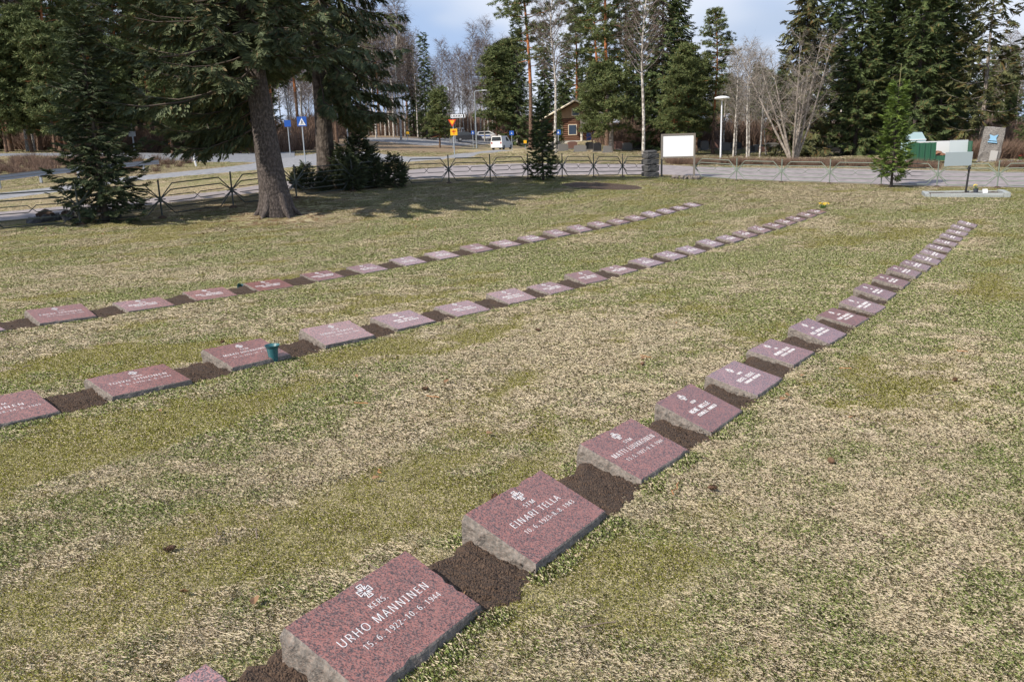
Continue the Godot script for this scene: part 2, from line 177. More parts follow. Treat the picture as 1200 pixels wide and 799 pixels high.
func mat(key: String, color: Color, rough := 0.8, metal := 0.0, vertex := false) -> StandardMaterial3D:
	if mats.has(key): return mats[key]
	var m := StandardMaterial3D.new()
	m.resource_name = key
	m.albedo_color = color
	m.roughness = rough
	m.metallic = metal
	m.vertex_color_use_as_albedo = vertex
	mats[key] = m
	return m

func noise(seed_: int, freq: float, oct := 4, type := FastNoiseLite.TYPE_SIMPLEX_SMOOTH) -> FastNoiseLite:
	var n := FastNoiseLite.new()
	n.seed = seed_
	n.frequency = freq
	n.noise_type = type
	n.fractal_type = FastNoiseLite.FRACTAL_FBM if oct > 1 else FastNoiseLite.FRACTAL_NONE
	n.fractal_octaves = oct
	return n

func ramp_at(stops: Array, t: float) -> Color:
	for i in stops.size() - 1:
		if t <= stops[i + 1][0]:
			var k: float = clampf((t - stops[i][0]) / maxf(stops[i + 1][0] - stops[i][0], 1e-5), 0.0, 1.0)
			return (stops[i][1] as Color).lerp(stops[i + 1][1], k)
	return stops[-1][1]

func picture(size: int, n: FastNoiseLite, stops: Array, fine: FastNoiseLite = null, amount := 0.0) -> ImageTexture:
	var a := n.get_seamless_image(size, size)
	var b: Image = fine.get_seamless_image(size, size) if fine else null
	var lut := []
	for i in 256: lut.append(ramp_at(stops, i / 255.0))
	var da := a.get_data()
	var db: PackedByteArray = b.get_data() if b else PackedByteArray()
	var o := PackedByteArray()
	o.resize(size * size * 3)
	for i in size * size:
		var q: Color = lut[da[i]]
		var k := 1.0
		if b: k = 1.0 + (db[i] / 127.5 - 1.0) * amount
		o[i * 3] = clampi(int(q.r * k * 255.0), 0, 255)
		o[i * 3 + 1] = clampi(int(q.g * k * 255.0), 0, 255)
		o[i * 3 + 2] = clampi(int(q.b * k * 255.0), 0, 255)
	return ImageTexture.create_from_image(Image.create_from_data(size, size, false, Image.FORMAT_RGB8, o))

func grey_picture(size: int, n: FastNoiseLite) -> ImageTexture:
	return ImageTexture.create_from_image(n.get_seamless_image(size, size))

func triplanar(m: StandardMaterial3D, tex: Texture2D, metres: float, world := true) -> StandardMaterial3D:
	m.albedo_texture = tex
	m.uv1_triplanar = true
	m.uv1_world_triplanar = world
	m.uv1_scale = Vector3.ONE / metres
	return m

func bumpy(m: StandardMaterial3D, tex: Texture2D, depth_cm: float) -> StandardMaterial3D:
	m.heightmap_enabled = true
	m.heightmap_texture = tex
	m.heightmap_scale = depth_cm
	return m

# ------------------------------------------------------------------ terrain
func terrain_exact(x: float, z: float) -> float:
	var h: float = TERRAIN_PLANE[0] + TERRAIN_PLANE[1] * x + TERRAIN_PLANE[2] * z
	for t in TERRAIN:
		var r2: float = (x - t[0]) * (x - t[0]) + (z - t[1]) * (z - t[1])
		if r2 > 1e-9: h += 0.005 * r2 * log(r2) * t[2]
	return h

func ground_y(x: float, z: float) -> float:
	var fx := clampf(x - GX0, 0.0, GNX - 1.001)
	var fz := clampf(z - GZ0, 0.0, GNZ - 1.001)
	var i := int(fx)
	var j := int(fz)
	var u := fx - i
	var w := fz - j
	var a := grid[j * GNX + i]
	var b := grid[j * GNX + i + 1]
	var c := grid[(j + 1) * GNX + i]
	var d := grid[(j + 1) * GNX + i + 1]
	return (a * (1.0 - u) + b * u) * (1.0 - w) + (c * (1.0 - u) + d * u) * w

func on_ground(x: float, z: float, up := 0.0) -> Vector3:
	return Vector3(x, ground_y(x, z) + up, z)

# signed side of the fence lines: positive on the lawn
func inside_lawn(x: float, z: float) -> float:
	var a := Vector2(FENCE_LEFT[0][0], FENCE_LEFT[0][2])
	var b := Vector2(FENCE_LEFT[-1][0], FENCE_LEFT[-1][2])
	var e := Vector2(FENCE_RIGHT[0][0], FENCE_RIGHT[0][2])
	var f := Vector2(FENCE_RIGHT[-1][0], FENCE_RIGHT[-1][2])
	var q := Vector2(x, z)
	var s1 := (b - a).normalized().cross(q - a)
	var s2 := (f - e).normalized().cross(q - e)
	return minf(s1, s2)

# how straw-coloured (0) or green (1) the sward is, and how mossy
func sward(x: float, z: float) -> Vector2:
	var al := x * sin(ROW_ANGLE) - z * cos(ROW_ANGLE)
	var ac := x * cos(ROW_ANGLE) + z * sin(ROW_ANGLE)
	var band := n_band.get_noise_2d(al * 0.35, ac * 1.6)
	var g := 0.50 + 0.85 * n_big.get_noise_2d(x, z) + 0.75 * band + 0.4 * n_mid.get_noise_2d(x, z) + 0.75 * n_clump.get_noise_2d(x, z)
	var moss := 0.5 + 0.75 * n_band.get_noise_2d(al * 0.5 + 70.0, ac * 1.5 - 30.0) + 0.45 * n_big.get_noise_2d(x + 90.0, z - 40.0) + 0.25 * n_mid.get_noise_2d(x + 30.0, z) + 0.3 * n_clump.get_noise_2d(x, z + 11.0)
	return Vector2(clampf(g, 0.0, 1.0), clampf(moss, 0.0, 1.0))

func ground_color(x: float, z: float) -> Color:
	var ins := inside_lawn(x, z)
	var s := sward(x, z)
	var straw := Color(0.72, 0.63, 0.43)
	var green := Color(0.37, 0.39, 0.15)
	var soil := Color(0.20, 0.145, 0.10)
	if ins > 0.0:
		var c := straw.lerp(green, s.x)
		return c.lerp(soil, 0.08)
	var far_dry := Color(0.52, 0.43, 0.27)
	var c2 := far_dry.lerp(Color(0.30, 0.33, 0.12), clampf(s.x * 1.2 - 0.55, 0.0, 1.0))
	# brown slope with last year's undergrowth below the far road
	var brown := Color(0.30, 0.22, 0.15)
	var d := Vector2(x + 34.0, z + 58.0).length()
	c2 = c2.lerp(brown, clampf(1.5 - d / 12.0, 0.0, 0.9))
	if z < -84.0 and x < -6.0: c2 = c2.lerp(brown, clampf((-84.0 - z) / 8.0, 0.0, 0.9))
	return c2.lerp(brown, clampf(0.25 + n_mid.get_noise_2d(x * 0.7, z * 0.7) * 0.9, 0.0, 0.5))

func make_ground() -> void:
	grid.resize(GNX * GNZ)
	for j in GNZ:
		for i in GNX:
			grid[j * GNX + i] = terrain_exact(GX0 + i, GZ0 + j)
	var xs := []
	var zs := []
	var x := -900.0
	while x < 900.0:
		xs.append(x)
		var ax := absf(x - 3.0)
		x += 0.5 if ax < 24.0 else (1.5 if ax < 60.0 else (5.0 if ax < 110.0 else 60.0))
	xs.append(900.0)
	var z := -900.0
	while z < 300.0:
		zs.append(z)
		z += 60.0 if z < -225.0 else (3.0 if z < -110.0 else (1.5 if z < -52.0 else (0.5 if z < 3.0 else (2.0 if z < 25.0 else 40.0))))
	zs.append(300.0)
	var nx := xs.size()
	var nz := zs.size()
	var v := PackedVector3Array()
	var c := PackedColorArray()
	v.resize(nx * nz)
	c.resize(nx * nz)
	for j in nz:
		for i in nx:
			v[j * nx + i] = Vector3(xs[i], ground_y(xs[i], zs[j]), zs[j])
			c[j * nx + i] = ground_color(xs[i], zs[j])
	var idx := PackedInt32Array()
	for j in nz - 1:
		for i in nx - 1:
			var a := j * nx + i
			idx.append_array(PackedInt32Array([a, a + 1, a + nx + 1, a, a + nx + 1, a + nx]))
	var nn := PackedVector3Array()
	nn.resize(nx * nz)
	for j in nz:
		for i in nx:
			var i0 := maxi(i - 1, 0)
			var i1 := mini(i + 1, nx - 1)
			var j0 := maxi(j - 1, 0)
			var j1 := mini(j + 1, nz - 1)
			var dx: Vector3 = v[j * nx + i1] - v[j * nx + i0]
			var dz: Vector3 = v[j1 * nx + i] - v[j0 * nx + i]
			nn[j * nx + i] = dz.cross(dx).normalized()
	var arr := []
	arr.resize(Mesh.ARRAY_MAX)
	arr[Mesh.ARRAY_VERTEX] = v
	arr[Mesh.ARRAY_NORMAL] = nn
	arr[Mesh.ARRAY_COLOR] = c
	arr[Mesh.ARRAY_INDEX] = idx
	var m := ArrayMesh.new()
	m.add_surface_from_arrays(Mesh.PRIMITIVE_TRIANGLES, arr)
	var gm := mat("ground", Color.WHITE, 0.95, 0.0, true)
	var tex := picture(1024, noise(11, 0.045, 5), [[0.0, Color(0.42, 0.40, 0.38)], [0.45, Color(0.78, 0.77, 0.75)], [0.62, Color(0.92, 0.9, 0.87)], [1.0, Color(1, 1, 0.97)]], noise(12, 0.35, 2), 0.22)
	triplanar(gm, tex, 1.7)
	bumpy(gm, grey_picture(1024, noise(13, 0.12, 5)), 2.0)
	var o := part("ground", m, gm, self)
	tag(o, "", "", "", "structure")

func make_roads() -> void:
	var tone := {"path": ["footpath", Color(0.30, 0.265, 0.27)], "road_a": ["road", Color(0.27, 0.275, 0.295)], "road_b": ["road", Color(0.21, 0.22, 0.245)], "road_c": ["road", Color(0.25, 0.25, 0.265)]}
	var tex := picture(512, noise(21, 0.02, 4), [[0.0, Color(0.72, 0.72, 0.72)], [0.5, Color(0.88, 0.88, 0.88)], [1.0, Color(1, 1, 1)]], noise(22, 0.4, 2), 0.2)
	var lift := 0.05
	for key in ["path", "road_a", "road_b", "road_c"]:
		var rows: Array = ROADS[key]
		var b := MB.new()
		var grid_pts := []
		var across := 10
		for s in rows.size() - 1:
			var steps := 6
			for t in (steps + 1 if s == rows.size() - 2 else steps):
				var f := float(t) / steps
				var near := Vector2(rows[s][0][0], rows[s][0][1]).lerp(Vector2(rows[s + 1][0][0], rows[s + 1][0][1]), f)
				var away := Vector2(rows[s][1][0], rows[s][1][1]).lerp(Vector2(rows[s + 1][1][0], rows[s + 1][1][1]), f)
				var wob := n_mid.get_noise_2d(near.x * 2.0, near.y * 2.0) * 0.15
				var line := []
				for k in across + 1:
					var q := near.lerp(away, float(k) / across)
					if k == 0: q += (near - away).normalized() * wob
					line.append(Vector3(q.x, ground_y(q.x, q.y) + lift - (0.08 if k == 0 or k == across else 0.0), q.y))
				grid_pts.append(line)
		for i in grid_pts.size() - 1:
			for k in across:
				b.tri_n(grid_pts[i][k], grid_pts[i][k + 1], grid_pts[i + 1][k + 1], Vector3.UP, Vector3.UP, Vector3.UP)
				b.tri_n(grid_pts[i][k], grid_pts[i + 1][k + 1], grid_pts[i + 1][k], Vector3.UP, Vector3.UP, Vector3.UP)
		var m := mat("asphalt_" + key, lin(tone[key][1].r, tone[key][1].g, tone[key][1].b), 0.85)
		triplanar(m, tex, 6.0)
		tag(part(tone[key][0], b.mesh(), m, self), "", "", "", "structure")
		lift += 0.012

# ------------------------------------------------------------------ grass
func tuft(kind: int, seed_: int) -> ArrayMesh:
	rng.seed = seed_
	var b := MB.new()
	var blades: int = [320, 320, 320, 320, 160][kind]
	var straw_share: float = [0.93, 0.66, 0.36, 0.28, 1.0][kind]
	for i in blades:
		var r := 0.105 * sqrt(rng.randf())
		var w := rng.randf() * TAU
		var base := Vector3(cos(w) * r, rng.randf_range(-0.003, 0.007), sin(w) * r)
		var yaw := rng.randf() * TAU
		var dry := rng.randf() < straw_share
		var lean := rng.randf_range(0.85, 1.5) if dry else rng.randf_range(0.5, 1.35)
		var ln := rng.randf_range(0.008, 0.026) if dry else rng.randf_range(0.008, 0.022)
		if kind == 3: ln *= 0.6
		var dir := Vector3(cos(yaw) * sin(lean), cos(lean), sin(yaw) * sin(lean))
		var side := dir.cross(Vector3.UP).normalized() * rng.randf_range(0.0005, 0.0010)
		if dry:
			var k := rng.randf_range(0.80, 1.0)
			b.col = Color(0.73 * k, 0.65 * k, 0.49 * k)
			if kind == 4: b.col = Color(0.30 * k, 0.19 * k, 0.12 * k)
			elif rng.randf() < 0.05: b.col = Color(0.36, 0.26, 0.18) * rng.randf_range(0.8, 1.1)
		else:
			var k2 := rng.randf_range(0.78, 1.0)
			b.col = Color(0.285 * k2, 0.365 * k2, 0.115 * k2) if kind != 3 else Color(0.29 * k2, 0.30 * k2, 0.055 * k2)
		var mid := base + dir * ln * 0.55 + Vector3(0, 0.003, 0)
		var tip := base + dir * ln + Vector3(dir.x, -0.12, dir.z) * ln * 0.35
		var nrm := (Vector3.UP + dir * 0.2).normalized()
		b.tri_n(base - side, mid, base + side, nrm, nrm, nrm)
		b.tri_n(base + side * 0.9, tip, mid, nrm, nrm, nrm)
	return b.mesh()

func make_grass() -> void:
	var gm := mat("grass", Color.WHITE, 0.9, 0.0, true)
	gm.albedo_color = Color(1, 1, 1)
	gm.backlight_enabled = true
	gm.backlight = Color(0.5, 0.5, 0.42)
	var meshes := []
	for kind in 4:
		for k in 3: meshes.append(tuft(kind, 100 + kind * 10 + k))
	var lists := []
	for i in 12: lists.append([])
	var bare := {}    # cells with stone or soil
	for row in 3:
		var st := STONES.filter(func(s): return s[0] == row)
		for i in st.size():
			var s: Array = st[i]
			var ang: float = ROW_ANGLE + s[4]
			var ax := Vector2(sin(ang), -cos(ang))
			var bx := Vector2(cos(ang), sin(ang))
			var stop: float = 0.78 if i < st.size() - 1 else 0.75
			if i < st.size() - 1:
				stop = Vector2(st[i + 1][2] - s[2], st[i + 1][3] - s[3]).length() - 0.25
			var a: float = -s[7] * 0.5
			while a < stop:
				var d := -0.19
				while d < 0.21:
					var q: Vector2 = Vector2(s[2], s[3]) + ax * a + bx * d
					bare[Vector2i(roundi(q.x / 0.05), roundi(q.y / 0.05))] = true
					d += 0.04
				a += 0.04
	rng.seed = 77
	var z := -1.6
	while z > -46.0:
		var dist := -z
		var step := 0.054 if dist < 5.0 else (0.07 if dist < 9.0 else (0.11 if dist < 16.0 else (0.16 if dist < 26.0 else 0.22)))
		var size := step / 0.078
		var half := dist * 0.64 + 0.8
		var x := -half
		while x < half:
			var px := x + rng.randf_range(-0.5, 0.5) * step
			var pz := z + rng.randf_range(-0.5, 0.5) * step
			x += step
			if inside_lawn(px, pz) < 0.05: continue
			if bare.has(Vector2i(roundi(px / 0.05), roundi(pz / 0.05))) and rng.randf() < 0.985: continue
			if Vector2((px - 3.72) / 1.68, (pz + 33.6) / 1.68).length() < 1.0: continue
			var s := sward(px, pz)
			var g := s.x + rng.randf_range(-0.2, 0.2)
			var kind := 0 if g < 0.42 else (1 if g < 0.64 else 2)
			if s.y + rng.randf_range(-0.16, 0.16) > 0.70: kind = 3
			# worn needle-strewn ground round the big trunk
			if Vector2(px + 6.8, pz + 25.0).length() < 1.6 + n_mid.get_noise_2d(px, pz) and rng.randf() < 0.75: continue
			var sc := size * rng.randf_range(0.8, 1.25)
			var t := Transform3D(Basis(Vector3.UP, rng.randf() * TAU).scaled(Vector3(sc, minf(sc, 1.1) * rng.randf_range(0.6, 1.1), sc)), on_ground(px, pz))
			lists[kind * 3 + rng.randi() % 3].append(t)
		z -= step
	# longer green grass the mower misses along the slabs
	for s in STONES:
		var ang: float = ROW_ANGLE + s[4]
		var ax := Vector2(sin(ang), -cos(ang))
		var bx := Vector2(cos(ang), sin(ang))
		var near: bool = -s[3] < 12.0
		for k in (40 if near else 14):
			var front: bool = k % 2 == 0
			var off: float = (s[8] * 0.5 + rng.randf_range(0.015, 0.07)) * (1.0 if front else -1.0)
			var q: Vector2 = Vector2(s[2], s[3]) + ax * rng.randf_range(-0.55, 0.55) * s[7] + bx * off
			var sc := rng.randf_range(0.45, 0.7) if near else rng.randf_range(0.7, 1.0)
			var t2 := Transform3D(Basis(Vector3.UP, rng.randf() * TAU).scaled(Vector3(sc, rng.randf_range(0.9, 1.5), sc)), on_ground(q.x, q.y))
			lists[2 * 3 + rng.randi() % 3].append(t2)
	# coarser dry verge between the fence and the roads
	var verge := [[], [], []]
	var polys := []
	for key in ROADS:
		var pl := PackedVector2Array()
		for q in ROADS[key]: pl.append(Vector2(q[0][0], q[0][1]))
		var back: Array = ROADS[key].duplicate()
		back.reverse()
		for q in back: pl.append(Vector2(q[1][0], q[1][1]))
		polys.append(pl)
	var vz := -21.0
	while vz > -100.0:
		var vs := 0.24 if vz > -48.0 else (0.42 if vz > -66.0 else 0.7)
		var vx := vz * 0.66
		while vx < -vz * 0.66:
			var q := Vector2(vx + rng.randf_range(-0.5, 0.5) * vs, vz + rng.randf_range(-0.5, 0.5) * vs)
			vx += vs
			if inside_lawn(q.x, q.y) > 0.0: continue
			var skip := false
			for pl in polys:
				if Geometry2D.is_point_in_polygon(q, pl): skip = true
			if skip: continue
			var sc := vs / 0.10 * rng.randf_range(0.8, 1.2)
			var kk := 0 if sward(q.x, q.y).x + rng.randf_range(-0.3, 0.3) < 0.55 else (1 if rng.randf() < 0.6 else 2)
			verge[kk].append(Transform3D(Basis(Vector3.UP, rng.randf() * TAU).scaled(Vector3(sc, sc * 0.28, sc)), on_ground(q.x, q.y)))
		vz -= vs
	var litter := []
	for k in 900:
		var w := rng.randf() * TAU
		var r := 0.45 + 2.4 * pow(rng.randf(), 0.8)
		var q := Vector2(-6.8 + cos(w) * r, -25.0 + sin(w) * r * 1.1)
		var sc := rng.randf_range(0.7, 1.3)
		litter.append(Transform3D(Basis(Vector3.UP, rng.randf() * TAU).scaled(Vector3(sc, 0.8, sc)), on_ground(q.x, q.y)))
	put_grass("needle_litter", litter, tuft(4, 190), gm, "brown fallen needles round the foot of the big spruce", "litter")
	for kk in 3: put_grass("verge_grass", verge[kk], meshes[kk * 3], gm, ["tall dry grass of the verges beyond the fence", "half green grass of the verges beyond the fence", "fresh green grass of the verges beyond the fence"][kk], "grass")
	var total := 0
	for i in 12:
		if lists[i].is_empty(): continue
		total += lists[i].size()
		put_grass(["straw_grass", "mixed_grass", "green_grass", "moss"][i / 3], lists[i], meshes[i], gm, ["short bleached straw of the mown lawn", "mown lawn grass, half straw and half green", "short fresh green grass of the lawn", "olive green moss patches in the lawn"][i / 3], ["grass", "grass", "grass", "moss"][i / 3])
	print("tufts ", total)

func put_grass(called: String, list: Array, mesh: Mesh, gm: Material, label: String, category: String) -> void:
	if list.is_empty(): return
	var mm := MultiMesh.new()
	mm.transform_format = MultiMesh.TRANSFORM_3D
	mm.use_colors = true
	mm.mesh = mesh
	mm.instance_count = list.size()
	for k in list.size():
		mm.set_instance_transform(k, list[k])
		var w := rng.randf_range(0.93, 1.0)
		mm.set_instance_color(k, Color(w, w * rng.randf_range(0.95, 1.0), w * rng.randf_range(0.9, 1.0)))
	var g := MultiMeshInstance3D.new()
	g.name = numbered(called)
	g.multimesh = mm
	g.material_override = gm
	add_child(g)
	tag(g, label, category, "", "stuff")

# ------------------------------------------------------------------ grave markers
var granite: StandardMaterial3D
var granite_pale: StandardMaterial3D
var granite_brown: StandardMaterial3D
var split_granite: StandardMaterial3D
var paint_white: StandardMaterial3D
var soil_mat: StandardMaterial3D

func make_stone_materials() -> void:
	var cell := noise(31, 0.15, 1, FastNoiseLite.TYPE_CELLULAR)
	cell.cellular_return_type = FastNoiseLite.RETURN_CELL_VALUE
	cell.cellular_jitter = 1.0
	var stops := [[0.0, Color8(62, 57, 61)], [0.20, Color8(74, 69, 73)], [0.27, Color8(112, 102, 104)], [0.34, Color8(150, 128, 124)], [0.40, Color8(168, 124, 117)], [0.62, Color8(184, 138, 129)], [0.76, Color8(164, 114, 107)], [0.82, Color8(162, 148, 146)], [0.90, Color8(96, 88, 92)], [1.0, Color8(72, 67, 71)]]
	var tex := picture(1024, cell, stops, noise(32, 0.3, 2), 0.14)
	granite = triplanar(mat("red_granite", Color(0.95, 0.92, 0.95), 0.24), tex, 0.62, true)
	granite_pale = triplanar(mat("pale_red_granite", Color(1.0, 0.99, 1.0), 0.26), tex, 0.58, true)
	granite.metallic_specular = 0.7
	granite_pale.metallic_specular = 0.7
	granite_brown = triplanar(mat("brown_red_granite", Color(0.88, 0.81, 0.80), 0.30), tex, 0.66, true)
	var side := [[0.0, Color8(98, 96, 94)], [0.3, Color8(126, 122, 118)], [0.55, Color8(146, 140, 134)], [0.8, Color8(142, 128, 120)], [1.0, Color8(112, 110, 106)]]
	split_granite = triplanar(mat("split_granite", Color(0.86, 0.85, 0.84), 0.9), picture(512, cell, side, noise(33, 0.03, 4), 0.3), 0.42, true)
	bumpy(split_granite, grey_picture(512, noise(34, 0.05, 5)), 0.5)
	paint_white = mat("inscription_paint", Color(0.82, 0.82, 0.83), 0.8)
	soil_mat = mat("soil", Color(1, 1, 1), 1.0)
	triplanar(soil_mat, picture(512, noise(41, 0.06, 5), [[0.0, Color8(40, 30, 25)], [0.5, Color8(74, 58, 47)], [0.7, Color8(94, 76, 62)], [1.0, Color8(126, 106, 88)]], noise(42, 0.4, 2), 0.35), 0.5)
	bumpy(soil_mat, grey_picture(512, noise(43, 0.09, 5)), 2.5)

func stroke(b: MB, p: Vector2, q: Vector2, w: float, up := 0.0016) -> void:
	var d := (q - p)
	var l := d.length()
	var ang := atan2(d.y, d.x)
	var c := (p + q) * 0.5
	b.obox(Vector3(c.x, c.y, up * 0.5), Basis(Vector3.BACK, ang), Vector3(l * 0.5 + w * 0.25, w * 0.5, up * 0.5))

func emblem_mesh() -> ArrayMesh:   # outlined cross with four flaring arms
	var b := MB.new()
	for k in 4:
		var r := k * PI * 0.5
		var pts := [Vector2(0.00482, 0.00482), Vector2(0.01264, 0.03130), Vector2(-0.01264, 0.03130), Vector2(-0.00482, 0.00482)]
		for i in 3: stroke(b, pts[i].rotated(r), pts[i + 1].rotated(r), 0.00312)
		stroke(b, Vector2(0, 0.01204).rotated(r), Vector2(0, 0.02528).rotated(r), 0.00225)
		stroke(b, Vector2(0.00722, 0.00722).rotated(r), Vector2(0.01746, 0.01746).rotated(r), 0.00277)
	return b.mesh()

# worn lettering that cannot be read: a line of glyph-like strokes
func worn_line(chars: int, h: float, gap_at: int, seed_: int) -> ArrayMesh:
	rng.seed = seed_
	var b := MB.new()
	var adv := h * 0.86
	var total := adv * chars
	for i in chars:
		if i == gap_at: continue
		var x0 := -total * 0.5 + i * adv
		var cw := h * 0.52
		var w := h * 0.145
		var g := rng.randi() % 6
		stroke(b, Vector2(x0, 0), Vector2(x0, h), w)
		if g == 0 or g == 3: stroke(b, Vector2(x0, h), Vector2(x0 + cw, h), w); stroke(b, Vector2(x0, h * 0.5), Vector2(x0 + cw * 0.8, h * 0.5), w); stroke(b, Vector2(x0, 0), Vector2(x0 + cw, 0), w)
		elif g == 1: stroke(b, Vector2(x0, h), Vector2(x0 + cw, 0), w); stroke(b, Vector2(x0 + cw, 0), Vector2(x0 + cw, h), w)
		elif g == 2: stroke(b, Vector2(x0, h * 0.45), Vector2(x0 + cw, h), w); stroke(b, Vector2(x0, h * 0.45), Vector2(x0 + cw, 0), w)
		elif g == 4: stroke(b, Vector2(x0, 0), Vector2(x0 + cw, 0), w)
		else: stroke(b, Vector2(x0, h), Vector2(x0 + cw, h), w); stroke(b, Vector2(x0 + cw, 0), Vector2(x0 + cw, h), w); stroke(b, Vector2(x0, 0), Vector2(x0 + cw, 0), w)
	return b.mesh()

var letter_font: FontVariation
func text_mesh(s: String, h: float, width := 0.0) -> TextMesh:
	var t := TextMesh.new()
	t.text = s
	t.font = letter_font
	t.font_size = 32
	t.pixel_size = h / 23.5
	t.depth = 0.0008
	t.curve_step = 1.5
	t.horizontal_alignment = HORIZONTAL_ALIGNMENT_CENTER
	t.vertical_alignment = VERTICAL_ALIGNMENT_BOTTOM
	return t

const INSCRIPTIONS := {
	"2_1": ["KERS.", "URHO MANNINEN", "15. 6. 1922–10. 6. 1944"],
	"2_2": ["STM", "EINARI TELLA", "10. 6. 1923–8. 8. 1943"],
	"2_3": ["STM", "MATTI LUUKKONEN", "13. 5. 1921–9. 8. 1941"],
	"1_1": ["STM", "SIMONEN", "1. 9. 1918–24. 8. 1943"],
	"1_2": ["KORPR.", "TOIVO TIIHONEN", "2. 6. 1915–4. 9. 1941"],
	"1_3": ["STM", "MIKKO HULKKONEN", "17. 3. 1922–19. 7. 1944"],
	"1_4": ["STM", "URHO TERTO", "27. 1. 1909–30. 6. 1944"],
	"0_1": ["STM", "ERKKI IKKINEN", "29. 7. 1922–24. 10. 1943"],
}

func ordinal(n: int) -> String:
	return ["", "first", "second", "third", "fourth", "fifth", "sixth", "seventh", "eighth", "ninth", "tenth", "eleventh", "twelfth", "thirteenth", "fourteenth", "fifteenth", "sixteenth", "seventeenth", "eighteenth", "nineteenth", "twentieth", "twenty-first", "twenty-second", "twenty-third"][n]

func marker_meshes(w: float, d: float, tilt: float, front: float, seed_: int) -> Array:
	# outline of the polished face in its own plane, slightly uneven with a few chips
	rng.seed = seed_
	var nse := noise(seed_, 9.0, 3)
	var outline := []      # Vector2 (x, z') in the face plane
	var nn := 14
	var corner := [Vector2(-w / 2, -d / 2), Vector2(w / 2, -d / 2), Vector2(w / 2, d / 2), Vector2(-w / 2, d / 2)]
	for k in 4:
		var a: Vector2 = corner[k]
		var b: Vector2 = corner[(k + 1) % 4]
		var inw := Vector2(-(b - a).y, (b - a).x).normalized()
		for i in nn:
			var f := float(i) / nn
			var q := a.lerp(b, f)
			var amp := 0.006 if k == 0 or k == 2 else 0.003
			var chip := maxf(0.0, nse.get_noise_2d(q.x * 1.3 + k * 7.0, q.y * 1.3) - 0.25) * 0.035
			if i == 0: chip = rng.randf_range(0.0, 0.004)
			q += inw * (absf(nse.get_noise_2d(q.x * 2.0, q.y * 2.0 + 5.0)) * amp + chip)
			outline.append(q)
	var yc := front + d * 0.5 * sin(tilt)     # height of the face's middle
	var to3 := func(q: Vector2, down: float) -> Vector3:
		return Vector3(q.x, yc - q.y * sin(tilt) - down, q.y * cos(tilt))
	var face := MB.new()
	var inner := []
	for q in outline: inner.append((q as Vector2) * (1.0 - 0.006 / (q as Vector2).length()))
	var mid := Vector3(0, yc, 0)
	var up := Vector3(0, cos(tilt), sin(tilt))
	for i in outline.size():
		var j := (i + 1) % outline.size()
		var a: Vector3 = to3.call(inner[i], 0.0)
		var b: Vector3 = to3.call(inner[j], 0.0)
		face.tri_n(mid, a, b, up, up, up)
	var body := MB.new()
	var rings := [inner]
	var levels := [0.0, 0.005, 0.03, 0.075, 0.14]
	var pts := []
	for li in levels.size():
		var ring := []
		for i in outline.size():
			var q: Vector2 = inner[i] if li == 0 else outline[i]
			var o := q.normalized()
			var out_by := 0.0
			if li >= 2:
				out_by = 0.010 + nse.get_noise_3d(q.x * 2.2, li * 0.9, q.y * 2.2) * 0.016
			var p3: Vector3 = to3.call(q + o * out_by, levels[li])
			if li == levels.size() - 1: p3.y = minf(p3.y, -0.10)
			ring.append(p3)
		pts.append(ring)
	for li in levels.size() - 1:
		for i in outline.size():
			var j := (i + 1) % outline.size()
			body.quad(pts[li][i], pts[li + 1][i], pts[li + 1][j], pts[li][j])
	return [face.mesh(), body.mesh()]

